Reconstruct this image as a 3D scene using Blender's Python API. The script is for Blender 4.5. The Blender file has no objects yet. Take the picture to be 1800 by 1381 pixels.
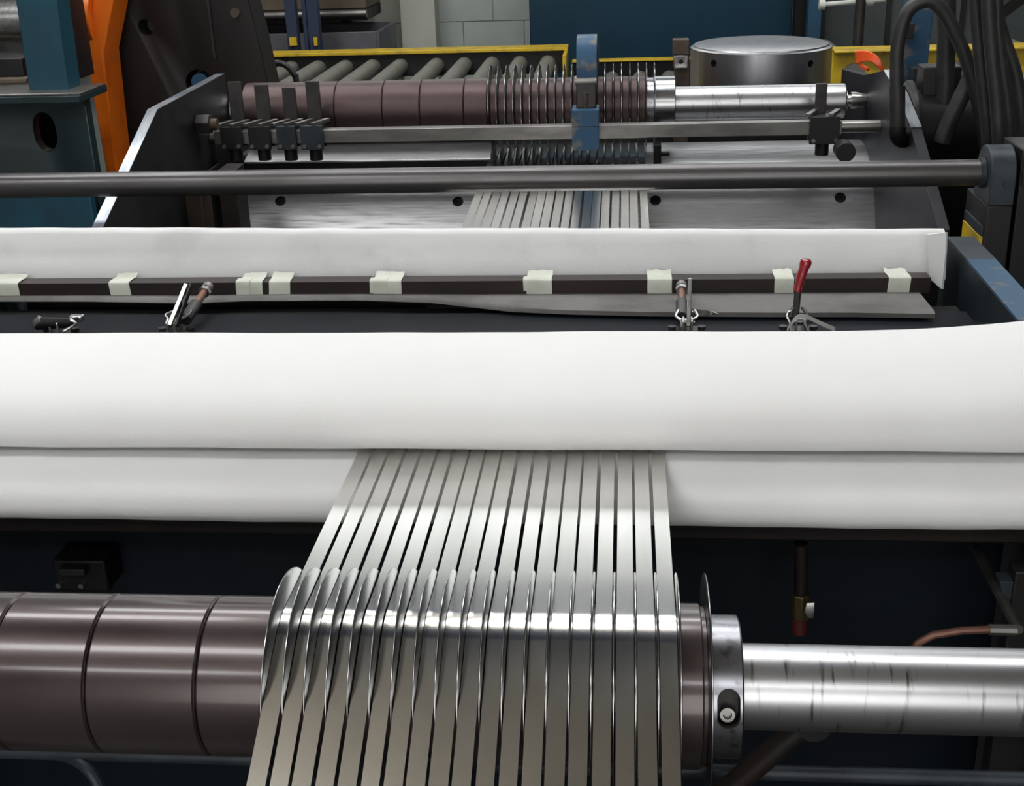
import bpy, bmesh, math, random
from mathutils import Vector, Matrix
random.seed(7)
S = bpy.context.scene
COL = S.collection
PI = math.pi

# ------------------------------------------------------------------ camera
W, H, F = 1800.0, 1381.0, 2200.0
YAW, PITCH, ROLL = 0.096, 0.386, 0.0345
CAM = Vector((0, 0, 1.823))
_R = Matrix.Rotation(YAW, 3, 'Z') @ Matrix.Rotation(-PITCH, 3, 'X')
_r, FWD, _u = _R.col[0].copy(), _R.col[1].copy(), _R.col[2].copy()
RGT = math.cos(ROLL) * _r - math.sin(ROLL) * _u
UPV = math.sin(ROLL) * _r + math.cos(ROLL) * _u
cd = bpy.data.cameras.new('camera')
cd.sensor_fit = 'HORIZONTAL'; cd.sensor_width = 36.0; cd.lens = F / W * 36.0
cd.clip_start = 0.05; cd.clip_end = 100
co = bpy.data.objects.new('camera', cd); COL.objects.link(co)
M4 = Matrix((RGT, UPV, -FWD)).transposed().to_4x4(); M4.translation = CAM
co.matrix_world = M4
S.camera = co

def ray(u, v):
    return FWD + RGT * ((u - W / 2) / F) - UPV * ((v - H / 2) / F)
def A(u, v, Y):            # survey point of the photograph on the plane y = Y
    d = ray(u, v); return CAM + d * ((Y - CAM.y) / d.y)
def AZ(u, v, Z):
    d = ray(u, v); return CAM + d * ((Z - CAM.z) / d.z)
def AX(u, v, X):
    d = ray(u, v); return CAM + d * ((X - CAM.x) / d.x)

# ------------------------------------------------------------------ world, exposure
wd = bpy.data.worlds.new('world'); S.world = wd; wd.use_nodes = True
wd.node_tree.nodes['Background'].inputs[0].default_value = (0.6, 0.65, 0.7, 1)
wd.node_tree.nodes['Background'].inputs[1].default_value = 0.05
S.view_settings.view_transform = 'Standard'
S.view_settings.look = 'None'
S.view_settings.gamma = 1.0
S.view_settings.use_curve_mapping = False
S.view_settings.exposure = 0.74
S.cycles.use_denoising = True
S.cycles.max_bounces = 8
S.cycles.sample_clamp_indirect = 12.0
LAMP = 7.6                # emission of the hanging tube lamps

# ------------------------------------------------------------------ materials
def mat(name, col, metal=0.0, rough=0.5, col2=None, scale=12.0, stretch=(1, 1, 1), lo=0.4, hi=0.65,
        bump=0.0, bscale=120.0, bstretch=(1, 1, 1), rvar=0.0, emit=None, sheen=0.0, spec=0.5, coat=0.0, detail=4.0):
    m = bpy.data.materials.new(name); m.use_nodes = True
    nt = m.node_tree; b = nt.nodes['Principled BSDF']
    b.inputs['Base Color'].default_value = (*col, 1); b.inputs['Metallic'].default_value = metal
    b.inputs['Roughness'].default_value = rough; b.inputs['Specular IOR Level'].default_value = spec
    if sheen: b.inputs['Sheen Weight'].default_value = sheen
    if coat: b.inputs['Coat Weight'].default_value = coat; b.inputs['Coat Roughness'].default_value = 0.14
    tc = nt.nodes.new('ShaderNodeTexCoord')
    def noise(sc, st, det=4.0):
        mp = nt.nodes.new('ShaderNodeMapping'); mp.inputs['Scale'].default_value = st
        nz = nt.nodes.new('ShaderNodeTexNoise'); nz.inputs['Scale'].default_value = sc; nz.inputs['Detail'].default_value = det
        nt.links.new(tc.outputs['Object'], mp.inputs['Vector']); nt.links.new(mp.outputs[0], nz.inputs['Vector'])
        return nz
    if col2 is not None or rvar:
        nz = noise(scale, stretch, detail)
        cr = nt.nodes.new('ShaderNodeMapRange'); cr.inputs[1].default_value = lo; cr.inputs[2].default_value = hi
        nt.links.new(nz.outputs[0], cr.inputs[0])
        if col2 is not None:
            mx = nt.nodes.new('ShaderNodeMix'); mx.data_type = 'RGBA'
            mx.inputs[6].default_value = (*col, 1); mx.inputs[7].default_value = (*col2, 1)
            nt.links.new(cr.outputs[0], mx.inputs[0]); nt.links.new(mx.outputs[2], b.inputs['Base Color'])
        if rvar:
            ma = nt.nodes.new('ShaderNodeMath'); ma.operation = 'MULTIPLY_ADD'
            ma.inputs[1].default_value = rvar; ma.inputs[2].default_value = rough
            nt.links.new(cr.outputs[0], ma.inputs[0]); nt.links.new(ma.outputs[0], b.inputs['Roughness'])
    if bump:
        nb = noise(bscale, bstretch); bp = nt.nodes.new('ShaderNodeBump')
        bp.inputs['Strength'].default_value = bump; bp.inputs['Distance'].default_value = 0.002
        nt.links.new(nb.outputs[0], bp.inputs['Height']); nt.links.new(bp.outputs[0], b.inputs['Normal'])
    if emit:
        b.inputs['Emission Color'].default_value = (*emit[0], 1); b.inputs['Emission Strength'].default_value = emit[1]
    return m

M = {}
M['strip'] = mat('strip_steel', (.80, .785, .755), 1.0, .16, (.77, .755, .73), 60, (1, .05, 1))
M['felt'] = mat('white_felt', (.83, .83, .83), 0, 1.0, (.80, .795, .79), 3, (1, 1, 1), .45, .75, bump=.16, bscale=260, spec=.1)
M['felt_rear'] = mat('rear_felt', (.78, .78, .785), 0, 1.0, (.60, .60, .61), 7, (1, 2, 1), .54, .82, bump=.2, bscale=260, spec=.1)
M['felt_grey_shaded'] = mat('shaded_grey_felt', (.20, .195, .19), 0, 1.0, (.14, .135, .13), 9, bump=.3, bscale=200, spec=.1)  # grey felt, darkened further to hold the shadow under the bar
M['sleeve'] = mat('oxide_brown_sleeve', (.050, .034, .035), .6, .28, (.076, .057, .058), 14, (.4, 1, 1), .25, .85, bump=.03, bscale=400, rvar=.10, coat=.7)
M['sleeve_rear'] = mat('dull_brown_sleeve', (.066, .042, .042), .6, .40, (.095, .066, .064), 18, (.5, 1, 1), .3, .8, bump=.04, bscale=200, rvar=.1)
M['disc'] = mat('disc_steel', (.36, .365, .37), 1.0, .24)
M['shaft'] = mat('scratched_shaft', (.52, .52, .54), 1.0, .33, (.20, .19, .18), 22, (5, .7, .7), .60, .74, bump=.04, bscale=160, bstretch=(5, .3, .3), rvar=-.08, detail=8)
M['collar'] = mat('collar_steel', (.30, .30, .33), 1.0, .28, (.16, .15, .16), 60, lo=.55, hi=.7)
M['steel'] = mat('bare_steel', (.30, .29, .275), .9, .38, (.20, .19, .185), 25, (.3, 1, 1), rvar=.1)
M['steel_dark'] = mat('dark_steel', (.06, .056, .056), .6, .42, (.04, .036, .036), 20, rvar=.1)
M['rod'] = mat('grey_rod', (.115, .11, .112), .7, .33, (.085, .08, .08), 18, (.2, 1, 1), rvar=.08)
M['apron'] = mat('scratched_apron', (.36, .36, .37), 1.0, .36, (.22, .22, .23), 26, (.35, 5, 5), .42, .70, bump=.06, bscale=60, bstretch=(3, .25, .25), rvar=.10, detail=6)
M['black'] = mat('black_paint', (.007, .007, .008), 0, .5, (.011, .010, .010), 14, bump=.03, bscale=60, spec=.2)
M['char'] = mat('charcoal_plate', (.012, .012, .014), .2, .42, (.020, .018, .018), 9, bump=.04, bscale=40, rvar=.12)
M['brownblack'] = mat('brown_black_plate', (.012, .009, .009), .2, .5, (.028, .016, .012), 6, (1, 1, .4), .55, .75, bump=.05, bscale=40)
M['navy'] = mat('navy_panel', (.004, .006, .010), 0, .55, (.006, .008, .012), 10, spec=.12)
M['navyd'] = mat('navy_frame_panel', (.0035, .007, .012), 0, .5, (.005, .008, .013), 10, spec=.2)
M['darkbar'] = mat('brown_bar', (.028, .020, .020), .3, .42, (.038, .025, .024), 14, (.3, 1, 1))
M['tape'] = mat('masking_tape', (.62, .64, .56), 0, .6, (.56, .58, .50), 30, bump=.1, bscale=90)
M['bevel'] = mat('worn_bright_edge', (.50, .52, .55), .9, .35, (.30, .33, .38), 40, (1, .2, .2), lo=.45, hi=.6)
M['blue'] = mat('blue_paint', (.028, .082, .155), 0, .45, (.13, .13, .125), 22, lo=.55, hi=.63, bump=.03, spec=.3)
M['bluegrey'] = mat('bluegrey_paint', (.040, .050, .060), .2, .45, (.027, .034, .042), 16, lo=.45, hi=.62, bump=.04, spec=.35)
M['plategrey'] = mat('slate_plate', (.020, .021, .026), .2, .45, (.028, .028, .032), 9, spec=.3)
M['darkteal'] = mat('dark_teal_paint', (.009, .016, .020), .0, .4, (.014, .022, .028), 9)
M['teal'] = mat('teal_paint', (.012, .070, .105), 0, .42, (.013, .050, .078), 7)
M['tealdull'] = mat('dull_teal_paint', (.010, .028, .034), 0, .5, (.010, .020, .022), 6)
M['orange'] = mat('orange_paint', (.80, .16, .008), 0, .32, (.60, .10, .006), 10, lo=.5, hi=.75)
M['orange_p'] = mat('orange_plastic', (.85, .10, .02), 0, .3)
M['yellow'] = mat('yellow_paint', (.62, .42, .02), 0, .45, (.36, .25, .04), 12, lo=.5, hi=.7)
M['convroll'] = mat('conveyor_roller', (.24, .235, .21), .35, .5, (.19, .18, .155), 9)
M['wall'] = mat('pale_block', (.44, .48, .46), 0, .85, (.40, .43, .40), 5, bump=.15, bscale=60)
M['joint'] = mat('mortar_joint', (.36, .39, .37), 0, .9)
M['cream'] = mat('cream_block', (.50, .51, .45), 0, .85, (.45, .47, .41), 5, bump=.15, bscale=60)
M['cabinet'] = mat('deep_blue_cabinet', (.006, .034, .062), 0, .5, (.005, .029, .053), 3, spec=.25)
M['postblue'] = mat('blue_post', (.012, .065, .125), 0, .45, (.011, .055, .11), 5)
M['navyp'] = mat('navy_post', (.022, .035, .075), 0, .5)
M['greyp'] = mat('grey_panel', (.065, .078, .08), 0, .6, (.05, .06, .062), 4)
M['bin'] = mat('grey_bin', (.14, .14, .16), .2, .55, (.10, .10, .115), 6)
M['card'] = mat('brown_board', (.15, .115, .085), 0, .8, (.10, .075, .055), 5)
M['drum'] = mat('brushed_drum', (.46, .46, .48), .95, .33, (.38, .38, .40), 40, (1, 1, .03), bump=.03, bscale=200, bstretch=(1, 1, .03))
M['rubber'] = mat('hose_rubber', (.020, .019, .020), 0, .5, (.032, .030, .030), 30, bump=.06, bscale=150)
M['rust'] = mat('rusty_brown', (.09, .06, .04), .2, .7, (.05, .035, .028), 14)
M['red'] = mat('red_grip', (.28, .012, .016), 0, .2, coat=.4)
M['dullred'] = mat('dull_red_paint', (.07, .008, .008), 0, .5)
M['copper'] = mat('copper_thread', (.22, .11, .08), .6, .5)
M['zinc'] = mat('zinc', (.55, .55, .54), 1.0, .3, (.38, .38, .38), 60)
M['white'] = mat('white_plastic', (.6, .6, .58), 0, .5)
M['tie'] = mat('white_string', (.62, .62, .58), 0, .7)
M['floor'] = mat('factory_floor', (.07, .068, .064), 0, .55, (.05, .048, .045), 2)
M['ceil'] = mat('ceiling_sheet', (.25, .22, .172), 0, .9, (.225, .198, .155), 1.5)
M['sidewall'] = mat('side_wall_paint', (.13, .135, .135), 0, .9)
M['pane'] = mat('added_window_pane', (.6, .65, .7), 0, .3, emit=((.97, 1.0, .98), 1.35))
M['lampglow'] = mat('lamp_tube', (.9, .9, .9), 0, .5, emit=((.985, 1.0, 1.0), LAMP))
M['lamphouse'] = mat('lamp_housing', (.6, .6, .6), 0, .5)
M['gate'] = mat('daylight_gate_pane', (.6, .6, .6), 0, .4, emit=((1.0, .985, .95), 1.9))
M['hole'] = mat('hole_dark', (.01, .01, .01), 0, .8)
M['brass'] = mat('brass', (.14, .10, .05), .8, .45)

# ------------------------------------------------------------------ builders
class MB:
    def __init__(s): s.v = []; s.f = []
    def add(s, vs, fs):
        n = len(s.v); s.v += [tuple(p) for p in vs]; s.f += [tuple(i + n for i in f) for f in fs]; return s
    def box(s, x0, x1, y0, y1, z0, z1, mtx=None):
        vs = [Vector((x, y, z)) for z in (z0, z1) for y in (y0, y1) for x in (x0, x1)]
        if mtx: vs = [mtx @ p for p in vs]
        return s.add(vs, [(0, 2, 3, 1), (4, 5, 7, 6), (0, 1, 5, 4), (2, 6, 7, 3), (0, 4, 6, 2), (1, 3, 7, 5)])
    def prism(s, poly, axis, a0, a1):           # poly of 2-D points; axis 'X' -> (y,z), 'Y' -> (x,z), 'Z' -> (x,y)
        mk = {'X': lambda p, a: (a, p[0], p[1]), 'Y': lambda p, a: (p[0], a, p[1]), 'Z': lambda p, a: (p[0], p[1], a)}[axis]
        n = len(poly); vs = [mk(p, a0) for p in poly] + [mk(p, a1) for p in poly]
        fs = [tuple(range(n))[::-1], tuple(range(n, 2 * n))] + [(i, (i + 1) % n, n + (i + 1) % n, n + i) for i in range(n)]
        return s.add(vs, fs)
    def sweep(s, pts, rad, n=12, caps=True):
        pts = [Vector(p) for p in pts]; k = len(pts)
        rads = rad if isinstance(rad, (list, tuple)) else [rad] * k
        vs = []; prev = None
        for i, p in enumerate(pts):
            t = (pts[min(i + 1, k - 1)] - pts[max(i - 1, 0)]).normalized()
            if prev is None:
                a = t.orthogonal().normalized()
            else:
                a = (prev - t * prev.dot(t)).normalized()
            prev = a; b = t.cross(a)
            for j in range(n):
                th = 2 * PI * j / n; vs.append(p + (a * math.cos(th) + b * math.sin(th)) * rads[i])
        fs = [(i * n + j, i * n + (j + 1) % n, (i + 1) * n + (j + 1) % n, (i + 1) * n + j) for i in range(k - 1) for j in range(n)]
        if caps: fs += [tuple(range(n))[::-1], tuple(range((k - 1) * n, k * n))]
        return s.add(vs, fs)
    def cyl(s, p0, p1, r, n=24, r1=None):
        return s.sweep([p0, p1], [r, r if r1 is None else r1], n)
    def lathe(s, prof, y, z, n=64):             # (x, r) profile about the X axis at (y, z)
        vs = [(x, y + r * math.cos(2 * PI * j / n), z + r * math.sin(2 * PI * j / n)) for x, r in prof for j in range(n)]
        k = len(prof)
        fs = [(i * n + j, i * n + (j + 1) % n, (i + 1) * n + (j + 1) % n, (i + 1) * n + j) for i in range(k - 1) for j in range(n)]
        fs += [tuple(range(n))[::-1], tuple(range((k - 1) * n, k * n))]
        return s.add(vs, fs)
    def lathez(s, prof, x, y, n=64):            # (z, r) profile about a vertical axis
        vs = [(x + r * math.cos(2 * PI * j / n), y + r * math.sin(2 * PI * j / n), z) for z, r in prof for j in range(n)]
        k = len(prof)
        fs = [(i * n + j, i * n + (j + 1) % n, (i + 1) * n + (j + 1) % n, (i + 1) * n + j) for i in range(k - 1) for j in range(n)]
        fs += [tuple(range(n))[::-1], tuple(range((k - 1) * n, k * n))]
        return s.add(vs, fs)
    def sheet(s, rows, thick, nrm=None):        # rows of points -> closed sheet of a thickness
        R = len(rows); C = len(rows[0]); P = [[Vector(p) for p in r] for r in rows]
        def nm(i, j):
            a = P[min(i + 1, R - 1)][j] - P[max(i - 1, 0)][j]; b = P[i][min(j + 1, C - 1)] - P[i][max(j - 1, 0)]
            return a.cross(b).normalized()
        top = [P[i][j] for i in range(R) for j in range(C)]
        bot = [P[i][j] - nm(i, j) * thick for i in range(R) for j in range(C)]
        n = R * C; fs = []
        for i in range(R - 1):
            for j in range(C - 1):
                q = (i * C + j, (i + 1) * C + j, (i + 1) * C + j + 1, i * C + j + 1)
                fs.append(q); fs.append(tuple(x + n for x in q[::-1]))
        rim = [(0, j) for j in range(C)] + [(i, C - 1) for i in range(1, R)] + [(R - 1, j) for j in range(C - 2, -1, -1)] + [(i, 0) for i in range(R - 2, 0, -1)]
        ids = [i * C + j for i, j in rim]
        for a, b in zip(ids, ids[1:] + ids[:1]): fs.append((a, b, b + n, a + n))
        return s.add(top + bot, fs)
    def mesh(s, name):
        me = bpy.data.meshes.new(name); me.from_pydata(s.v, [], s.f)
        bm = bmesh.new(); bm.from_mesh(me); bmesh.ops.recalc_face_normals(bm, faces=bm.faces); bm.to_mesh(me); bm.free()
        return me
    def build(s, name, m, parent=None, bevel=0.0, smooth=35, seg=2):
        me = s.mesh(name); return link(name, me, m, parent, bevel, smooth, seg)

def link(name, me, m, parent=None, bevel=0.0, smooth=35, seg=2):
    if m is not None and not me.materials: me.materials.append(M[m] if isinstance(m, str) else m)
    if smooth: 
        me.shade_smooth(); me.set_sharp_from_angle(angle=math.radians(smooth))
    o = bpy.data.objects.new(name, me); COL.objects.link(o)
    if bevel:
        b = o.modifiers.new('edge', 'BEVEL'); b.width = bevel; b.segments = seg; b.limit_method = 'ANGLE'; b.angle_limit = math.radians(40)
    setpar(o, parent); return o
def setpar(o, parent):
    if parent is not None:
        o.parent = parent
        if parent.type == 'EMPTY': o.matrix_parent_inverse = Matrix.Translation(-parent.location)
def tag(o, label, cat=None, group=None, kind=None):
    o['label'] = label
    if cat: o['category'] = cat
    if group: o['group'] = group
    if kind: o['kind'] = kind
    return o
def thing(name, label, cat, loc, group=None):
    e = bpy.data.objects.new(name, None); e.location = loc; e.empty_display_size = .05; COL.objects.link(e)
    return tag(e, label, cat, group)
def struct(o, label=None):
    o['kind'] = 'structure'
    if label: o['label'] = label
    return o
def clone(o, dx=0, dy=0, dz=0, parent=None):
    c = o.copy(); COL.objects.link(c); c.location = o.location + Vector((dx, dy, dz))
    if parent is not None: setpar(c, parent)
    return c
def cut(o, cutter_mb):                          # subtract a shape once, for real holes
    k = cutter_mb.build('cutter', 'steel_dark', smooth=0)
    b = o.modifiers.new('cut', 'BOOLEAN'); b.operation = 'DIFFERENCE'; b.object = k; b.solver = 'EXACT'; b.material_mode = 'TRANSFER'
    dg = bpy.context.evaluated_depsgraph_get(); me = bpy.data.meshes.new_from_object(o.evaluated_get(dg))
    o.modifiers.remove(b); old = o.data; o.data = me; bpy.data.meshes.remove(old)
    km = k.data; bpy.data.objects.remove(k); bpy.data.meshes.remove(km)
    return o
def smoothpath(pts, n=6):                       # Catmull-Rom through points
    P = [Vector(p) for p in pts]; P = [2 * P[0] - P[1]] + P + [2 * P[-1] - P[-2]]; out = []
    for i in range(1, len(P) - 2):
        for k in range(n):
            t = k / n; a, b, c, d = P[i - 1:i + 3]
            out.append(.5 * ((2 * b) + (c - a) * t + (2 * a - 5 * b + 4 * c - d) * t * t + (3 * b - a - 3 * c + d) * t ** 3))
    out.append(P[-2]); return out

# ================================================================== the hall
struct(MB().box(-7, 7, -6, 9, -.1, 0).build('floor', 'floor', smooth=0), 'grey concrete factory floor')
struct(MB().box(-7, 7, -6, 9, 5.8, 5.9).build('ceiling', 'ceil', smooth=0), 'beige sheet roof of the factory hall')
struct(MB().box(-7.1, -7, -6, 9, 0, 5.8).build('wall_left', 'sidewall', smooth=0), 'pale factory wall beyond the machines')
struct(MB().box(7, 7.1, -6, 9, 0, 5.8).build('wall_right', 'sidewall', smooth=0), 'pale factory wall beside the hoses')
struct(MB().box(-7, 7, -6.1, -6, 0, 5.8).build('wall_front', 'sidewall', smooth=0), 'pale factory wall behind the viewer')
dr = struct(MB().box(-3.0, 2.6, -6.0, -5.97, .3, 3.9).build('door_1', 'lamphouse', smooth=0), 'wide translucent daylight gate behind the viewer')
dpm = MB().box(0, 1.32, -5.9695, -5.96, 0, .66).mesh('pane'); dpm.materials.append(M['gate'])
for i in range(4):
    for j in range(5):
        o = bpy.data.objects.new('pane', dpm); COL.objects.link(o); o.location = (-2.95 + i * 1.39, 0, .34 + j * .70); o.parent = dr
wb = struct(MB().box(-7, 7, 8.45, 8.6, 0, 5.8).build('wall_back', 'joint', smooth=0), 'pale painted block wall at the rear')
blk = {}
for key, mm in (('wall', 'wall'), ('cream', 'cream')):
    me = MB().box(-.197, .197, -.014, .03, -.097, .097).mesh('block'); me.materials.append(M[mm]); blk[key] = me
for r in range(3, 10):
    for k in range(-9, 1):
        x = k * .4 + (.2 if r % 2 else 0) - .05
        o = bpy.data.objects.new('block', blk['cream' if -1.9 < x < -1.45 else 'wall']); COL.objects.link(o)
        o.location = (x, 8.45, r * .2 + .1); o.parent = wb
win = struct(MB().box(-3.45, 4.05, 8.40, 8.434, 3.08, 4.75).build('added_window_1', 'lamphouse', smooth=0), 'long glowing window band added high on the rear wall for strip reflections')  # unseen window band, added and sized so the strips reflect bright
pm = MB().box(0, .69, 8.392, 8.3995, 0, .37).mesh('pane'); pm.materials.append(M['pane'])
for i in range(10):
    for j in range(4):
        o = bpy.data.objects.new('pane', pm); COL.objects.link(o); o.location = (-3.42 + i * .75, 0, 3.11 + j * .405); o.parent = win
pier = MB().box(A(705, 40, 8.2).x, A(765, 40, 8.2).x, 8.2, 8.39, 0, 2.29).build('trim_1', 'cream', smooth=0)
struct(pier, 'cream painted pier on the rear block wall')
for i, (y, hw, zb) in enumerate(((2.15, .70, 5.0), (-2.2, .12, 5.3), (7.4, .85, 5.1))):  # last girder is unseen, widened so the strip bend reflects dark
    struct(MB().box(-6.95, 6.95, y - hw, y + hw, zb, 5.79).build('trim_%d' % (i + 2), 'navyp', smooth=0),
           ('blue overhead crane bridge above the felt press', 'blue roof girder behind the viewer', 'unseen blue girder above the roller conveyor, widened to darken reflections')[i])
struct(MB().box(-6.95, 6.95, 1.26, 1.42, 5.02, 5.08).build('trim_5', 'white', smooth=0), 'white strip added along the crane bridge for a bright reflected line')  # unseen white strip, added to draw a bright line in the strip reflections
lamp_spots = [(-2.6, 3.5), (-.5, 3.5), (1.6, 3.5), (-3.7, -.2), (-2.0, -.2), (-2.9, -3.5), (-.9, -3.5), (1.1, -3.5), (-2.2, 5.2), (.2, 5.2)]
lnames = ['over the rear separator', 'over the front roller', 'far behind the viewer', 'over the rear conveyor']
tube_me = None
for i, (x, y) in enumerate(lamp_spots):
    t = thing('ceiling_lamp', 'long white glowing panel lamp hanging %s, %s' % (lnames[(0, 0, 0, 1, 1, 2, 2, 2, 3, 3)[i]],
              ('first from the left', 'second from the left', 'third from the left')[(0, 1, 2, 0, 1, 0, 1, 2, 0, 1)[i]]), 'lamp', (x, y, 4.6), 'hanging panel lamps')
    MB().prism([(y - .05, 4.66), (y - .03, 4.72), (y + .03, 4.72), (y + .05, 4.66)], 'X', x - .8, x + .8).build('housing', 'lamphouse', t)
    MB().box(x - .8, x + .8, y - .3, y + .3, 4.60, 4.659).build('diffuser', 'lampglow', t, .01)
    for s in (-.6, .6):
        MB().cyl((x + s, y, 4.72), (x + s, y, 5.8), .008, 6).build('hanger', 'steel_dark', t)

# ================================================================== steel strips
PASS = 1.002
RY, RZ, RR = 1.305, .902, .100
XL, XR, NS = -.4185, .0655, 19
pitch = (XR - XL) / NS
ordn = ['leftmost', 'second', 'third', 'fourth', 'fifth', 'sixth', 'seventh', 'eighth', 'ninth', 'middle', 'ninth', 'eighth',
        'seventh', 'sixth', 'fifth', 'fourth', 'third', 'second', 'rightmost']
gapx = [XL + pitch * i for i in range(NS + 1)]
for i in range(NS):
    rnd = random.Random(100 + i)
    wl = gapx[i] + .0023 + rnd.uniform(-.0007, .0007); wr = gapx[i + 1] - .0022 + rnd.uniform(-.0007, .0007)
    dz = rnd.uniform(-.0015, .0015); th0 = math.radians(27.5 + rnd.uniform(-.7, .7))
    DRY, DRZ, DRR = 4.0, .707, .3365 + .5 * (dz + .0015)
    path = [(4.335, .15), (4.337, .45)] + [(DRY - DRR * math.cos(math.radians(a)), DRZ + DRR * math.sin(math.radians(a))) for a in (178, 168, 158, 148, 138, 128, 118, 110, 104, 98, 93)]
    path += [(3.84, 1.0385 + dz), (3.70, 1.0325 + dz), (3.50, 1.024 + dz), (3.30, 1.0155), (3.06, 1.0055), (2.6, PASS), (2.2, PASS), (1.76, PASS), (1.55, PASS + .0003), (1.40, PASS + .0006)]
    r = RR + .0018
    for k in range(0, 11):
        a = th0 * k / 10; path.append((RY - r * math.sin(a), RZ + r * math.cos(a)))
    y0, z0 = path[-1]; d = (math.cos(th0), math.sin(th0))
    for L in (.1, .25, .5, .9, 1.3, 1.9): path.append((y0 - L * d[0], z0 - L * d[1]))
    rows = []
    xs0 = rnd.uniform(-.0012, .0012); tilt = rnd.uniform(-.00022, .00022)
    for (y, z) in path:
        w = 1.0 if y < 1.8 else max(0, 1 - (y - 1.8) / 1.0)
        ox = (1 - w) * xs0 * 2.0
        tl = tilt * (1 if y > 1.8 else 0.5)
        rows.append([(wl + ox, y, z - tl), (wl + (wr - wl) * .5 + ox, y, z), (wr + ox, y, z + tl)])
    mb = MB().sheet(rows, .0009)
    o = mb.build('steel_strip', 'strip', smooth=50)
    side = '' if i in (0, 9, 18) else (' from the left' if i < 9 else ' from the right')
    lab = {0: 'leftmost slit steel strip running over the front separator roller', 9: 'middle one of the nineteen slit steel strips',
           18: 'rightmost slit steel strip running over the front separator roller'}.get(i, '%s slit steel strip%s between the separator discs' % (ordn[i], side))
    tag(o, lab, 'steel strip', 'slit steel strips')

# ================================================================== front separator roller
sr = thing('separator_roller', 'brown sleeved separator roller with thin steel discs and bright shaft at the front', 'roller', (-.1, RY, RZ))
def disc_mesh(R, y, z, t=.0012, n=96):
    return MB().lathe([(-t, .06), (-t, R - .0015), (-t * .3, R), (t * .3, R), (t, R - .0015), (t, .06)], y, z, n).mesh('separator_disc')
bounds = [-1.25, -1.03, -.90, -.770, -.648, -.511, XL - .001]
for a, b in zip(bounds, bounds[1:]):
    MB().lathe([(a + .0006, .05), (a + .0006, RR - .003), (a + .0035, RR), (b - .0035, RR), (b - .0006, RR - .003), (b - .0006, .05)], RY, RZ, 96).build('sleeve', 'sleeve', sr)
MB().lathe([(XR + .001, .05), (XR + .001, RR - .002), (XR + .003, RR), (.092, RR), (.094, RR - .004), (.0985, RR - .004), (.0985, .05)], RY, RZ, 96).build('sleeve', 'sleeve', sr)
spm = MB().lathe([(.0015, .055), (.0015, RR - .003), (pitch - .0015, RR - .003), (pitch - .0015, .055)], RY, RZ, 64).mesh('spacer_ring')
dm = disc_mesh(.137, RY, RZ)
for i in range(NS):
    o = link('spacer_ring', spm, 'sleeve', sr) ; o.location.x = gapx[i]
for i, x in enumerate(gapx + [.1005]):
    o = link('separator_disc', dm, 'disc', sr); o.location.x = x
MB().lathe([(-1.30, .052), (.141, .052), (.760, .052)], RY, RZ, 96).build('shaft', 'shaft', sr)
cx0, cx1, CR = .1022, .1405, .0865
col = MB().lathe([(cx0, .0523), (cx0, CR - .002), (cx0 + .002, CR), (cx1 - .002, CR), (cx1, CR - .002), (cx1, .0523)], RY, RZ, 96).build('lock_collar', 'collar', sr)
ha = math.radians(163); hn = Vector((0, math.cos(ha), math.sin(ha))); hc = Vector((.1225, RY, RZ))
slot = MB(); w_ = .0135; pl = []
for k in range(33):
    a_ = 2 * PI * k / 32; pl.append((w_ * math.cos(a_), w_ * math.sin(a_) + (.0105 if math.sin(a_) > 0 else -.0105)))
pl = pl[:32]; tz_ = Vector((0, -hn.z, hn.y)); tz_ = tz_ if tz_.z > 0 else -tz_
slot.add([hc + hn * d_ + Vector((p_[0], 0, 0)) + tz_ * p_[1] for d_ in (.056, .12) for p_ in pl], [tuple(range(32))[::-1], tuple(range(32, 64))] + [(k, (k + 1) % 32, 32 + (k + 1) % 32, 32 + k) for k in range(32)])
cut(col, slot); col.data.shade_smooth(); col.data.set_sharp_from_angle(angle=math.radians(35))
sc_ = MB(); 
def screw(mb, base, n, R, h):
    t = n.orthogonal().normalized(); b = n.cross(t); N = 24; prof = [(R, 0), (R, h), (R * .62, h), (R * .55, h * .4), (.0001, h * .4)]
    vs = [base + n * hh + (t * math.cos(2 * PI * j / N) + b * math.sin(2 * PI * j / N)) * rr for rr, hh in prof for j in range(N)]
    k = len(prof); fs = [(i * N + j, i * N + (j + 1) % N, (i + 1) * N + (j + 1) % N, (i + 1) * N + j) for i in range(k - 1) for j in range(N)]
    mb.add(vs, fs)
screw(sc_, hc + hn * .0565 - tz_ * .013, hn, .0088, .012); sc_.build('set_screw', 'steel', col)

# roller pedestals (out to the sides)
for (px, lb) in ((.70, 'dark roller pedestal at the bright shaft end'), (-1.20, 'dark roller pedestal at the sleeved left end of the roller')):
    t = thing('roller_pedestal', lb, 'pedestal', (px, RY, 0))
    MB().prism([(RY - .11, .0), (RY + .11, 0), (RY + .09, RZ - .07), (RY - .09, RZ - .07)], 'X', px - .03, px + .03).build('post', 'char', t, .004)
    MB().prism([(RY - .09, RZ - .0695), (RY + .09, RZ - .0695), (RY + .09, RZ - .053), (RY - .09, RZ - .053)], 'X', px - .04, px + .04).build('cradle', 'steel_dark', t, .003)

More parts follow.
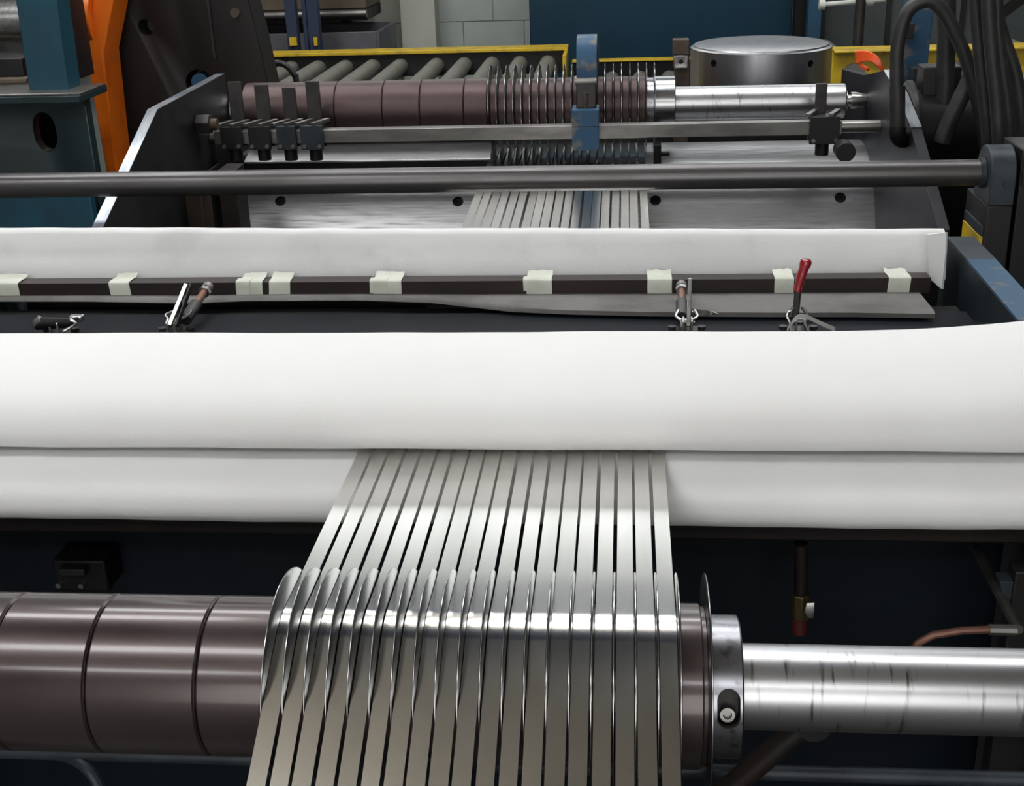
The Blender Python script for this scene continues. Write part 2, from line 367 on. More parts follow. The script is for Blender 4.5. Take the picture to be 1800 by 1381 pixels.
# ================================================================== felt press
PXL, PXR = -1.34, .660
def wob(x, k, a): return a * (math.sin(x * 7.3 + k) * .5 + math.sin(x * 17.1 + 2.3 * k) * .3 + math.sin(x * 41 + k * 5) * .2)
N = 120
xs = [PXL + (PXR - PXL) * j / N for j in range(N + 1)]
up = [(2.30, 1.0065), (2.0, 1.0065), (1.80, 1.0063), (1.776, 1.0068), (1.758, 1.0105), (1.744, 1.019), (1.734, 1.032), (1.730, 1.048), (1.735, 1.067),
      (1.750, 1.087), (1.774, 1.105), (1.808, 1.121), (1.838, 1.133), (1.872, 1.140), (1.905, 1.1435), (1.930, 1.1430), (1.940, 1.137), (1.942, 1.12), (1.942, 1.052)]
rows = []
for x in xs:
    e = max(0, (x - .30) / .36); row = []
    for k, (y, z) in enumerate(up):
        t = max(0, min(1, (z - 1.02) / .12))
        zz = z + t * (.020 * e * e + wob(x, 1, .0012)); yy = y + (wob(x, 3, .0018) if 3 < k < 16 else 0)
        if k in (3, 4, 5): zz += wob(x, 6, .0011)
        row.append((x, yy, zz))
    rows.append(row)
tag(MB().sheet(rows, .007).build('felt_pad', 'felt', smooth=60), 'thick white felt wrapped over the upper jaw of the press', 'felt pad')
lo = [(2.40, .9965), (2.0, .9965), (1.78, .9965), (1.745, .9955), (1.718, .9905), (1.697, .980), (1.682, .965), (1.675, .949), (1.676, .934), (1.684, .921), (1.700, .912), (1.725, .908), (1.80, .907)]
rows = [[(x, y + (wob(x, 2, .0016) if y < 1.76 else 0), z - (wob(x, 5, .0010) + .001 if y < 1.79 else 0)) for (y, z) in lo] for x in xs]
tag(MB().sheet(rows, -.006).build('felt_pad', 'felt', smooth=60), 'white rolled felt on the lower jaw beneath the steel strips', 'felt pad')

# rear felt curtain
NR = 90; xr0, xr1 = -1.40, .642
rows = []
for j in range(NR + 1):
    x = xr0 + (xr1 - xr0) * j / NR
    b = wob(x, 4, .004); tp = 1.151 - (x - .64) * .0115
    pr = [(2.470, 1.062), (2.476, 1.085), (2.486, 1.110), (2.497 + b, 1.132), (2.503 + b, tp - .008), (2.510 + b, tp), (2.522 + b, tp + .001), (2.532 + b, tp - .006), (2.536 + b, 1.12)]
    rows.append([(x, y, z + wob(x, 8, .0015)) for y, z in pr])
fr = thing('felt_curtain', 'white felt sheet standing along the rear of the press behind the taped bar', 'felt sheet', (-.4, 2.5, 1.06))
MB().sheet(rows, .006).build('sheet', 'felt_rear', fr, smooth=60)
fl = []
for j, (u0, v0, u1, v1) in enumerate([(1630, 412, 1663, 409), (1631, 440, 1662, 440), (1632, 470, 1659, 475), (1636, 492, 1655, 508)]):
    fl.append([A(u0, v0, 2.45 - .0 * j), A((u0 + u1) / 2, (v0 + v1) / 2, 2.440), A(u1, v1, 2.425)])
MB().sheet(fl, .005).build('end_flap', 'felt_rear', fr, smooth=60)

# press stand
ps = thing('felt_press', 'dark steel press stand with blue edged side plate holding the felts', 'press stand', (-.35, 2.1, 0))
MB().box(PXL + .02, PXR - .01, 1.955, 2.33, 1.014, 1.042).build('platen', 'navy', ps, .002)
MB().box(PXL + .02, PXR - .01, 2.33, 2.40, 1.014, 1.030).build('platen_step', 'black', ps, .002)
MB().box(PXL + .02, PXR - .01, 1.955, 1.985, 1.042, 1.062).build('platen_rail', 'black', ps, .002)
MB().box(PXL + .02, PXR - .01, 2.545, 2.60, .94, 1.08).build('rear_beam', 'char', ps, .002)
MB().box(PXL + .02, PXR - .01, 1.745, 2.45, .862, .899).build('lower_beam', 'brownblack', ps, .004)
MB().box(PXL + .02, PXR - .01, 1.95, 1.97, .10, .8615).build('front_panel', 'navyd', ps, .002)
sidep = []
for q in [(1664, 418), (1700, 458), (1790, 565)]:
    p = AX(*q, .668); sidep.append((p.y, p.z))
def sideplate(x0, x1, nm, mm, topm):
    poly = [(2.62, .0), (2.62, 1.10), (sidep[0][0], sidep[0][1]), (sidep[1][0], sidep[1][1]), (sidep[2][0], sidep[2][1]), (1.86, 1.085), (1.80, 1.02), (1.80, 0)]
    o = MB().prism(poly, 'X', x0, x1).build(nm, mm, ps, .002)
    return o
for x0, x1 in ((.668, .722), (-1.405, -1.345)):
    sideplate(x0, x1, 'side_plate', 'darkteal', None)
    e = MB()
    pts = [(2.60, 1.1005), sidep[0], sidep[1], sidep[2], (1.86, 1.0855)]
    mbs = [('edge_strip', 'bluegrey', 0, 2), ('edge_strip', 'blue', 2, 3), ('edge_strip', 'bluegrey', 3, 4)]
    for nm, mm, a, b in mbs:
        P = pts[a:b + 1]
        MB().prism([(y, z + .0002) for y, z in P] + [(y, z + .003) for y, z in P[::-1]], 'X', x0 - .0005, x1 + .0005).build(nm, mm, ps)
# small valve block under the lower jaw
t = thing('valve_block', 'small dark valve block bolted on the panel under the lower felt', 'valve', A(150, 1000, 1.94))
p0, p1 = A(98, 975, 1.90), A(200, 1030, 1.90)
MB().box(p0.x, p1.x, 1.88, 1.9495, p1.z, p0.z).build('body', 'black', t, .004)
MB().box(p0.x + .02, p1.x - .03, 1.86, 1.88, p0.z - .02, p0.z - .006).build('cover', 'char', t, .002)
for du in (.008, .05):
    c_ = Vector((p0.x + du, 1.872, p1.z + .015)); MB().cyl(c_, c_ + Vector((0, .009, 0)), .005, 10).build('bolt', 'zinc', t)

# taped steel bar
tb = thing('clamp_bar', 'brown steel bar with masking tape wraps along the rear felt', 'bar', (-.4, 2.43, 1.05))
by0, by1, bz0, bz1 = 2.410, 2.448, 1.052, 1.0835
bar_r = A(1636, 500, by0).x
MB().box(-1.36, bar_r, by0, by1, bz0, bz1).build('bar', 'darkbar', tb, .0012)
tapes = [(-30, 33, 1.0), (192, 228, .95), (421, 462, 1.15), (474, 511, 1.0), (656, 706, 1.05), (925, 970, .98), (1138, 1181, 1.05), (1361, 1395, 1.0), (1561, 1600, 1.0)]
for i, (u0, u1, h) in enumerate(tapes):
    rn = random.Random(i + 5); x0, x1 = A(u0, 505, by0).x, A(u1, 505, by0).x
    g = .0012; rows = []
    zl = bz1 - (bz1 - bz0) * h
    sl = rn.uniform(-.004, .004)
    for k in range(6):
        f = k / 5; x = x0 + (x1 - x0) * f; j = rn.uniform(-.0025, .0025)
        rows.append([(x + rn.uniform(-.001, .001) + sl, by0 - g, zl + j), (x + sl * .5, by0 - g - .0004, (zl + bz1) / 2), (x, by0 - g, bz1 - .001), (x, by0 + .001, bz1 + g),
                     (x + .004 * 0, (by0 + by1) / 2, bz1 + g + .0003), (x + sl, by1 - .002, bz1 + g), (x + sl, by1 + .012 + j, bz1 + .004 + rn.uniform(0, .004))])
    MB().sheet(rows, -.0006).build('tape_wrap', 'tape', tb, smooth=60)
    if i in (2, 4, 5):      # doubled tape
        rows2 = [[(p[0] - .006, p[1] - .0012, p[2] + (.010 if q < 2 else .0012)) for q, p in enumerate(r[:5])] for r in rows[:4]]
        MB().sheet(rows2, -.0006).build('tape_wrap', 'tape', tb, smooth=60)
# grey liner sagging below the bar, its shade put into the colour
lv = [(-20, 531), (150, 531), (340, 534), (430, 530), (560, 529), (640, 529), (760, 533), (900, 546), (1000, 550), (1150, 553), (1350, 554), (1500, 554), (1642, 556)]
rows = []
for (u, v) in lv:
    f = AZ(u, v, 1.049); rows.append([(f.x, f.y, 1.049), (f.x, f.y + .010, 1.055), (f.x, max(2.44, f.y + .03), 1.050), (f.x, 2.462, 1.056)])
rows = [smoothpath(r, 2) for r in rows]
tag(MB().sheet(rows, -.004).build('felt_liner', 'felt_grey_shaded', smooth=70), 'grey felt liner edge, coloured darker for shade, sagging under the taped bar', 'felt liner')

# ------------------------------------------------------------------ toggle clamps
CZ, CY = 1.0425, 2.20
def toggle(label, u, lever, spin, extras):
    b = A(u, 572, CY); x = b.x
    t = thing('toggle_clamp', label, 'clamp', (x, CY, CZ), 'toggle clamps inside the press')
    MB().box(x - .030, x + .030, CY - .022, CY + .03, CZ, CZ + .006).build('base', 'steel_dark', t, .001)
    for s in (-.0075, .0075):
        MB().prism([(CY - .018, CZ + .006), (CY + .022, CZ + .006), (CY + .016, CZ + .03), (CY - .006, CZ + .036), (CY - .016, CZ + .03)], 'X', x + s - .002, x + s + .002).build('cheek', 'zinc', t, .0006)
    MB().cyl((x - .013, CY, CZ + .024), (x + .013, CY, CZ + .024), .0065, 14).build('pivot_pin', 'zinc', t)
    for s in (-.022, .022):
        MB().cyl((x + s * 1.25, CY + .012, CZ + .006), (x + s * 1.25, CY + .012, CZ + .012), .0075, 12).build('bolt', 'steel_dark', t)
    return t, x
def strap(mb, p0, p1, w, th):
    p0, p1 = Vector(p0), Vector(p1); d = (p1 - p0).normalized(); sx = Vector((1, 0, 0)); sx = (sx - d * sx.dot(d)).normalized(); n = d.cross(sx)
    vs = [p + sx * (a * w / 2) + n * (b * th / 2) for p in (p0, p1) for a, b in ((-1, -1), (1, -1), (1, 1), (-1, 1))]
    mb.add(vs, [(3, 2, 1, 0), (4, 5, 6, 7), (0, 1, 5, 4), (1, 2, 6, 5), (2, 3, 7, 6), (3, 0, 4, 7)])
    return mb
def spindle(t, p0, p1, r):
    p0, p1 = Vector(p0), Vector(p1); d = (p1 - p0)
    MB().cyl(p0, p0 + d * .45, r * 1.25, 14).build('spindle_sleeve', 'steel_dark', t)
    s = MB().cyl(p0 + d * .45, p0 + d * .80, r * .8, 14).build('spindle', 'copper', t)
    MB().cyl(p0 + d * .80, p0 + d * .87, r * 1.3, 6).build('lock_nut', 'zinc', s)
    MB().cyl(p0 + d * .90, p1, r * 1.15, 14).build('tip', 'steel', s)
t, x = toggle('toggle clamp with bright upright lever tilted left of its copper spindle', 305, None, None, None)
strap(MB(), A(298, 572, CY - .02), A(328, 499, CY + .03), .0085, .007).build('lever', 'zinc', t, .001)
strap(MB(), A(310, 574, CY - .015), A(337, 499, CY + .035), .004, .012).build('lever', 'steel_dark', t, .001)
spindle(t, A(326, 562, CY + .02), A(366, 503, CY + .17), .0095)
MB().sweep(smoothpath([A(297, 562, CY), A(291, 553, CY + .005), A(300, 549, CY + .01), A(308, 545, CY + .02)], 4), .0022, 8).build('link', 'zinc', t)
MB().sweep(smoothpath([A(307, 568, CY), A(318, 560, CY + .01), A(332, 553, CY + .02), A(337, 545, CY + .03)], 4), .0028, 8).build('link', 'zinc', t)
t, x = toggle('toggle clamp with bright vertical lever beside a short copper spindle', 1208, None, None, None)
strap(MB(), A(1210, 574, CY - .022), A(1213, 490, CY + .03), .0075, .007).build('lever', 'zinc', t, .001)
spindle(t, A(1199, 558, CY + .02), A(1198, 500, CY + .17), .0090)
for sgn in (-1, 1):
    MB().sweep(smoothpath([A(1207 + sgn * 9, 575, CY - .015), A(1207 + sgn * 10, 563, CY - .01), A(1207 + sgn * 19, 556, CY), A(1207 + sgn * 14, 545, CY + .015)], 4), .0028, 8).build('link', 'zinc', t)
MB().sheet([smoothpath([A(1216, 543, CY + .02), A(1235, 544, CY + .03), A(1252, 548, CY + .03), A(1263, 552, CY + .03)], 4),
            smoothpath([A(1218, 556, CY + .015), A(1235, 555, CY + .02), A(1252, 553, CY + .03), A(1263, 554, CY + .03)], 4)], .003).build('release_tab', 'zinc', t)
t, x = toggle('toggle clamp with upright red rubber grip', 1405, None, None, None)
MB().sweep([A(1396, 566, CY), A(1400, 540, CY + .005), A(1403, 505, CY + .01)], .0065, 10).build('lever', 'steel_dark', t)
MB().sweep(smoothpath([A(1401, 512, CY + .009), A(1407, 490, CY + .012), A(1415, 465, CY + .015), A(1418, 458, CY + .016), A(1419, 454, CY + .0165)], 3),
           [.0078] * 3 + [.0088] * 3 + [.0105] * 3 + [.0098, .008, .006] + [.0025], 14).build('grip', 'red', t)
for sgn in (-1, 1):
    MB().sweep(smoothpath([A(1402 + sgn * 17, 580, CY - .02), A(1402 + sgn * 13, 568, CY - .018), A(1402 + sgn * 18, 556, CY - .01), A(1402 + sgn * 14, 548, CY), A(1402 + sgn * 7, 540, CY)], 4), .0030, 8).build('link', 'zinc', t)
ties = smoothpath([A(1388, 582, CY - .025), A(1392, 568, CY - .027), A(1403, 557, CY - .027), A(1420, 558, CY - .02), A(1440, 567, CY - .01), A(1468, 579, CY)], 5)
rows = [[p - Vector((0, 0, .004)), p + Vector((0, 0, .004))] for p in ties]
tag(MB().sheet(rows, .0012).build('string_tie', 'tie', smooth=60), 'white flat string looped around the red gripped clamp', 'string')
t, x = toggle('toggle clamp folded flat with its dark lever lying sideways', 100, None, None, None)
MB().sweep([A(62, 571, CY - .01), A(75, 568, CY - .008), A(128, 567, CY)], [.010, .0125, .0095], 12).build('lever', 'black', t)
MB().sweep([A(60, 574, CY - .012), A(64, 566, CY - .012), A(72, 560, CY - .01)], .0085, 10).build('lever_end', 'zinc', t)
MB().sweep(smoothpath([A(112, 582, CY - .02), A(124, 575, CY - .015), A(133, 568, CY - .012), A(124, 562, CY - .01), A(136, 558, CY)], 4), .0028, 8).build('link', 'zinc', t)
MB().box(A(120, 560, CY).x, A(143, 560, CY).x, CY + .0, CY + .016, A(120, 566, CY).z, A(120, 556, CY).z).build('yoke', 'zinc', t, .002)

# ================================================================== round rod + right bracket column
ry, rz = 2.870, 1.1885
rx1 = A(1728, 312, ry).x
rodt = thing('guide_rod', 'long round grey rod crossing above the steel strips behind the felt', 'rod', (-.4, ry, rz))
MB().lathe([(-1.75, .0295), (rx1 - .03, .0295), (rx1, .0295)], ry, rz, 48).build('rod_body', 'rod', rodt)
MB().lathe([(rx1 - .012, .0296), (rx1 - .011, .034), (rx1 - .001, .034), (rx1, .0296)], ry, rz, 48).build('rod_shoulder', 'bluegrey', rodt)
br = thing('rod_bracket', 'blue grey rod bracket column with yellow patch at the end of the rod', 'bracket', (.85, ry, 0))
bx0, bx1 = rx1, A(1786, 300, ry - .05).x
arc = [(ry + .062 * math.cos(a), rz + .062 * math.sin(a)) for a in [PI * k / 16 for k in range(17)]]
MB().prism(arc + [(ry - .062, rz - .062), (ry + .062, rz - .062)], 'X', bx0, bx1).build('bearing_head', 'bluegrey', br, .003)
MB().box(bx0, bx1, ry - .060, ry + .12, .0, rz - .0622).build('column', 'char', br, .003)
MB().box(bx0 - .006, bx0 - .0002, ry - .05, ry + .10, 1.055, rz - .11).build('side_strip', 'bluegrey', br, .001)
MB().box(bx0 - .0075, bx0 - .0002, ry - .05, ry + .10, 0.98, 1.0545).build('paint_patch', 'yellow', br, .001)
MB().cyl((bx0 + .035, ry - .0625, rz - .012), (bx0 + .035, ry - .070, rz - .012), .009, 6).build('bolt', 'bluegrey', br)
pb = thing('end_post', 'dark end post with greasy yellow specks beside the rod bracket', 'post', (bx1 + .1, ry, 0))
MB().box(bx1 + .010, bx1 + .16, ry - .05, ry + .10, 0, rz + .06).build('post_body', 'char', pb, .003)
MB().box(bx1 + .012, bx1 + .15, ry - .056, ry - .0502, rz - .02, rz + .055).build('cover_plate', 'brownblack', pb, .002)
lb = thing('rod_bracket', 'dark rod bracket column at the left end of the long rod', 'bracket', (-1.79, ry, 0))
MB().prism(arc + [(ry - .062, rz - .10), (ry + .062, rz - .10)], 'X', -1.83, -1.75).build('bearing_head', 'bluegrey', lb, .003)
MB().box(-1.83, -1.75, ry - .062, ry + .12, .0, rz - .1005).build('column', 'char', lb, .003)

# ================================================================== rear stand: apron, side plates
rs = thing('separator_stand', 'dark rear separator stand with bright bright-edged left side plate and steel apron', 'machine stand', (-.3, 3.6, 0))
AY, AZC, AR = 4.0, .707, .335
ax0, ax1 = A(427, 380, 3.70).x, A(1552, 380, 3.70).x
angs = [-25 + 160 * k / 48 for k in range(49)]
rows = [[(x, AY - AR * math.cos(math.radians(a)), AZC + AR * math.sin(math.radians(a))) for a in angs] for x in (ax0, ax1)]
ap = MB().sheet(rows, .03).build('apron', 'apron', rs, smooth=40)
holes = []
for (u, v) in [(493, 353), (805, 354), (1152, 352), (1477, 347), (493, 297), (805, 297), (1152, 296), (1477, 291)]:
    d_ = ray(u, v); oy, oz = CAM.y - AY, CAM.z - AZC
    aa, bb, cc_ = d_.y ** 2 + d_.z ** 2, 2 * (oy * d_.y + oz * d_.z), oy ** 2 + oz ** 2 - AR ** 2
    tt = (-bb - math.sqrt(bb * bb - 4 * aa * cc_)) / 2 / aa; P_ = CAM + d_ * tt
    holes.append((P_, Vector((0, P_.y - AY, P_.z - AZC)).normalized()))
cm = MB()
for (P_, n_) in holes: cm.cyl(P_ - n_ * .014, P_ + n_ * .03, .0170, 20)
cut(ap, cm); ap.data.shade_smooth(); ap.data.set_sharp_from_angle(angle=math.radians(35))
for (P_, n_) in holes:
    mbh = MB(); screw(mbh, P_ - n_ * .0138, n_, .0135, .006); mbh.build('cap_screw', 'black', ap)
# inner block on apron, left of the strips
gb0, gb1 = A(572, 262, 3.86).x, A(866, 262, 3.86).x
MB().prism([(3.80, 1.003), (3.80, 1.046), (3.815, 1.052), (3.93, 1.086), (3.945, 1.080), (3.945, 1.0435), (3.90, 1.030)], 'X', gb0 - .25, gb1).build('guide_block', 'apron', rs, .003)
MB().box(gb0 - .25, gb1 + .004, 3.790, 3.799, 1.004, 1.044).build('guide_face', 'black', rs, .001)
# stop on the right of the strips
sx = A(1156, 272, 3.84).x
MB().box(sx - .012, sx + .010, 3.81, 3.87, 1.0, 1.078).build('stop_block', 'black', rs, .002)
MB().cyl((sx + .010, 3.83, 1.047), (sx + .035, 3.83, 1.047), .007, 12).build('stop_pin', 'black', rs)
# left side plate
LP = [AX(u, v, -1.255) for u, v in [(176, 412), (228, 300), (277, 193), (389, 133)]]
poly = [(2.60, 0), (2.60, .90)] + [(p.y, p.z) for p in LP] + [(LP[3].y + .035, LP[3].z), (LP[3].y + .035, 1.02), (4.46, 1.0), (4.46, 0)]
MB().prism(poly, 'X', -1.283, -1.255).build('side_plate', 'char', rs)
e = [(2.60, .9005)] + [(p.y, p.z) for p in LP] + [(LP[3].y + .035, LP[3].z)]
MB().prism([(y, z + .0004) for y, z in e] + [(y - .0008, z + .0018) for y, z in e[::-1]], 'X', -1.2828, -1.2552).build('bright_edge', 'bevel', rs)
# right side plate
RP = [AX(u, v, .742) for u, v in [(1649, 404), (1601, 225), (1577, 165), (1553, 124), (1519, 132)]]
poly = [(2.98, 0), (2.98, .95)] + [(p.y, p.z) for p in RP] + [(4.46, 1.20), (4.46, 0)]
MB().prism(poly, 'X', .742, .77).build('side_plate', 'plategrey', rs, .001)
e = [(p.y, p.z) for p in RP[1:4]]
MB().prism([(y, z + .0005) for y, z in e] + [(y - .001, z + .002) for y, z in e[::-1]], 'X', .7422, .7698).build('bright_edge', 'bevel', rs)
# rusty brackets between left plate and apron
for (u0, u1, v0, v1, m_, yy) in [(318, 362, 342, 405, 'rust', 3.45), (366, 378, 300, 408, 'black', 3.40), (380, 424, 300, 408, 'brownblack', 3.43)]:
    a, b = A(u0, v0, yy), A(u1, v1, yy)
    MB().box(a.x, b.x, yy, yy + .10, .30, a.z).build('bracket_bar', m_, rs, .003)
for sx0, sx1 in ((-1.254, ax0 - .001), (ax1 + .001, .7415)):
    MB().cyl((sx0, AY, AZC), (sx1, AY, AZC), .10, 32).build('drum_journal', 'steel_dark', rs, .003)
MB().box(-1.254, .741, 4.37, 4.4195, .50, .62).build('cross_beam', 'char', rs, .003)
MB().box(-1.254, .741, 3.05, 3.13, .60, .78).build('cross_beam', 'char', rs, .003)
MB().box(-1.254, .741, 4.42, 4.435, .50, 1.150).build('rear_guard', 'black', rs, .002)
# right block with dark round end on the apron
MB().cyl(A(1487, 268, 3.62), A(1487, 268, 3.62) + Vector((0, .06, 0)), .028, 24).build('round_stop', 'char', rs, .002)

# ------------------------------------------------------------------ rear separator shaft
SY, SZ, SRR = 3.98, 1.172, .0900
ra = thing('separator_shaft', 'dull brown separator shaft with steel discs dipping between the strips at the rear', 'roller', (-.3, SY, SZ))
sb = [-1.20] + [A(u, 180, SY - .07).x for u in (588, 672, 738, 815)] + [XL - .004]
for a, b in zip(sb, sb[1:]):
    MB().lathe([(a + .0006, .05), (a + .0006, SRR - .002), (a + .003, SRR), (b - .003, SRR), (b - .0006, SRR - .002), (b - .0006, .05)], SY, SZ, 72).build('sleeve', 'sleeve_rear', ra)
rp = pitch * 1.0; rgx = [XL + .003 + rp * i for i in range(NS + 1)]
spm2 = MB().lathe([(.001, .055), (.001, SRR - .006), (.004, SRR - .003), (rp - .004, SRR - .003), (rp - .001, SRR - .006), (rp - .001, .055)], SY, SZ, 48).mesh('spacer_ring')
dm2 = disc_mesh(.1285, SY, SZ, .0014, 72)
for i in range(NS): link('spacer_ring', spm2, 'sleeve_rear', ra).location.x = rgx[i]
for i in range(NS + 1): link('separator_disc', dm2, 'disc', ra).location.x = rgx[i]
xe = rgx[-1]
MB().lathe([(xe + .002, .05), (xe + .002, SRR - .008), (xe + .022, SRR - .008), (xe + .022, .05)], SY, SZ, 48).build('sleeve', 'collar', ra)
link('separator_disc', dm2, 'disc', ra).location.x = xe + .0245
c1 = A(1186, 180, SY).x
MB().lathe([(xe + .028, .052), (xe + .028, SRR - .004), (c1 - .002, SRR - .004), (c1, SRR - .007), (c1, .052)], SY, SZ, 48).build('lock_collar', 'disc', ra)
s1 = A(1484, 180, SY).x
MB().lathe([(-1.25, .0525), (s1 - .003, .0525), (s1, .050)], SY, SZ, 64).build('shaft', 'shaft', ra)
MB().lathe([(s1, .03), (s1 + .006, .03), (s1 + .006, .018), (s1 + .018, .018), (s1 + .018, .026), (s1 + .03, .026), (.741, .02)], SY, SZ, 24).build('shaft_nut', 'zinc', ra)

# ------------------------------------------------------------------ square bar and its clamps
BY, BZ = 3.742, 1.1365
sqb = thing('tool_bar', 'grey square bar with round journal crossing before the rear separator shaft', 'bar', (-.3, BY, BZ))
jb = A(1478, 225, BY).x
MB().box(-1.24, jb, BY - .020, BY + .020, BZ - .0195, BZ + .0195).build('bar', 'steel', sqb, .0015)
MB().cyl((jb, BY, BZ), (.7415, BY, BZ), .018, 24).build('journal', 'steel', sqb)
MB().cyl((-1.254, BY, BZ), (-1.24, BY, BZ), .020, 24).build('journal', 'steel', sqb)
def finger(label, u0, u1, p0, p1, vt, mm, vb=262):
    yf = BY - .030
    a, b = A(u0, 214, yf), A(u1, vb, yf); t = thing('finger_clamp', label, 'clamp', ((a.x + b.x) / 2, BY, BZ), 'finger clamps on the square bar')
    zt, zb = BZ + .036, b.z
    fpl = MB().box(a.x, b.x, yf - .010, yf + .0035, zb, zt).build('front_plate', mm, t, .0012)
    MB().box(a.x + .004, b.x - .004, yf + .0035, BY + .040, BZ + .0197, zt - .004).build('top_saddle', 'steel_dark', t, .0012)
    MB().box(a.x + .004, b.x - .004, BY + .0202, BY + .042, zb, BZ + .0197).build('back_plate', 'steel_dark', t, .0012)
    for xx in (a.x + .010, b.x - .010):
        m_ = Matrix.Translation((xx, BY + .004, zt)) @ Matrix.Rotation(math.radians(-22), 4, 'Z')
        MB().box(-.0075, .0075, -.048, .036, .0, .010, m_).build('ear', 'steel', t, .001)
        MB().cyl((xx, yf - .0105, zb + .011), (xx, yf - .017, zb + .011), .006, 10).build('bolt', 'steel', fpl)
    q0, q1 = A(p0, vt, BY + .035).x, A(p1, vt, BY + .035).x; zp = A((p0 + p1) / 2, vt, BY + .035).z
    MB().box(q0, q1, BY + .046, BY + .058, zb + .01, zp).build('post', 'steel_dark', t, .0015)
    MB().cyl(((a.x + b.x) / 2, BY, zb - .001), ((a.x + b.x) / 2, BY, zb - .038), .020, 16).build('foot_pad', 'brownblack', t)
    return t
finger('dark finger clamp nearest the bright-edged side plate', 386, 428, 397, 420, 145, 'char')
finger('second dark finger clamp from the bright-edged side plate', 435, 478, 444, 468, 150, 'char')
finger('third dark finger clamp with the shortest post', 485, 523, 493, 516, 155, 'bluegrey')
finger('blue stained finger clamp at the right of the four', 527, 570, 534, 558, 144, 'bluegrey')
finger('dark finger clamp alone on the bar before the bright shaft', 1424, 1474, 1436, 1456, 148, 'char', 252)
nz = A(365, 218, 3.62)
t = thing('adjusting_nut', 'dull grey nut on the inner face of the bright-edged side plate', 'nut', nz)
MB().cyl(nz + Vector((-.03, 0, 0)), nz + Vector((.01, 0, .0)), .030, 6).build('nut', 'steel_dark', t, .002)
MB().cyl((-1.2545, nz.y, nz.z), nz + Vector((.03, 0, 0)), .016, 14).build('stud', 'rust', t)
# blue centre arm
ca = thing('arm_clamp', 'blue painted clamp with arched arm on the square bar over the strips', 'clamp', (0, BY, BZ))
yf = BY - .03
a, b = A(1006, 225, yf), A(1053, 262, yf); m0 = A(1006, 222, yf).z; tz = A(1006, 192, yf).z
MB().box(a.x, b.x, yf - .018, yf + .004, b.z, m0).build('lower_block', 'blue', ca, .002)
MB().box(a.x - .0005, b.x + .0005, yf - .018, BY + .045, m0 + .001, tz).build('upper_block', 'blue', ca, .002)
MB().box(a.x, b.x, BY + .0202, BY + .045, b.z, m0).build('back_block', 'blue', ca, .002)
MB().prism([(BY - .02, tz), (BY + .03, tz), (BY + .04, tz + .03), (BY + .035, A(1030, 140, BY).z), (BY + .0, A(1030, 140, BY).z), (BY - .01, tz + .04)], 'X', A(1013, 170, BY).x, A(1048, 170, BY).x).build('dark_link', 'brownblack', ca, .003)
cc = (a.x + b.x) / 2
MB().cyl((cc, BY - .016, tz), (cc, BY - .016, tz + .045), .008, 10).build('stud', 'rust', ca)
MB().cyl((cc - .032, BY + .01, A(1030, 142, BY).z), (cc + .032, BY + .01, A(1030, 142, BY).z), .014, 14).build('pivot', 'steel', ca)
u_arc = [(BY + .00, A(1030, 138, BY).z), (BY - .004, A(1030, 115, BY).z), (BY + .005, A(1030, 95, BY).z), (BY + .03, A(1030, 74, BY).z), (BY + .07, A(1030, 63, BY + .07).z), (BY + .12, A(1030, 60, BY + .12).z),
         (BY + .20, A(1030, 64, BY + .2).z - .005), (BY + .30, 1.34), (BY + .36, 1.28)]
pa = [Vector((0, y, z)) for y, z in u_arc]; pa = smoothpath(pa, 3)
inn = [];
for i, p in enumerate(pa):
    tn = (pa[min(i + 1, len(pa) - 1)] - pa[max(i - 1, 0)]).normalized(); nrm = Vector((0, tn.z, -tn.y)); inn.append(p + nrm * .035)
mb = MB(); x0, x1 = A(1013, 100, BY).x, A(1049, 100, BY).x
n = len(pa); vs = [(x, p.y, p.z) for x in (x0, x1) for L in (pa, inn) for p in L]
fs = []
for i in range(n - 1):
    fs += [(i, i + 1, 2 * n + i + 1, 2 * n + i), (n + i, 3 * n + i, 3 * n + i + 1, n + i + 1), (i, n + i, n + i + 1, i + 1), (2 * n + i, 2 * n + i + 1, 3 * n + i + 1, 3 * n + i)]
fs += [(0, 2 * n, 3 * n, n), (n - 1, 2 * n - 1, 4 * n - 1, 3 * n - 1)]
mb.add(vs, fs); mb.build('arched_arm', 'blue', ca, .0015)

# ================================================================== things behind the rear shaft
# silver drum on a pallet table
DX, DY, DR = .492, 4.72, .252
dz1 = 1.262
t = thing('steel_drum', 'bright brushed steel cylinder standing upright behind the rear shaft', 'drum', (DX, DY, .86))
d = MB().lathez([(.86, .10), (.86, DR), (dz1 - .010, DR), (dz1 - .006, DR - .010), (dz1 - .001, DR - .013), (dz1, DR - .016), (dz1, .02)], DX, DY, 96).build('body', 'drum', t)
cmb = MB()
for (u, v) in [(1255, 113), (1425, 112)]:
    q = A(u, v, DY - .2); nv = Vector((q.x - DX, q.y - DY, 0)).normalized()
    th = math.asin(max(-1, min(1, (q.x - DX) / DR))); nv = Vector((math.sin(th), -math.cos(th), 0)); c_ = Vector((DX, DY, q.z)) + nv * DR
    cmb.cyl(c_ - nv * .04, c_ + nv * .03, .0125, 20)
cut(d, cmb); d.data.shade_smooth(); d.data.set_sharp_from_angle(angle=math.radians(30))
t = thing('drum_table', 'dark low table carrying the upright steel cylinder', 'table', (DX, DY, 0))
MB().box(DX - .33, DX + .36, DY - .245, DY + .33, .82, .859).build('top', 'char', t, .003)
for sx_ in (-.28, .30):
    for sy_ in (-.205, .27): MB().box(DX + sx_ - .03, DX + sx_ + .03, DY + sy_ - .03, DY + sy_ + .03, 0, .82).build('leg', 'char', t, .002)
t = thing('stop_bracket', 'small grey block bracket with one dark hole left of the steel cylinder', 'bracket', (.19, 4.36, 0))
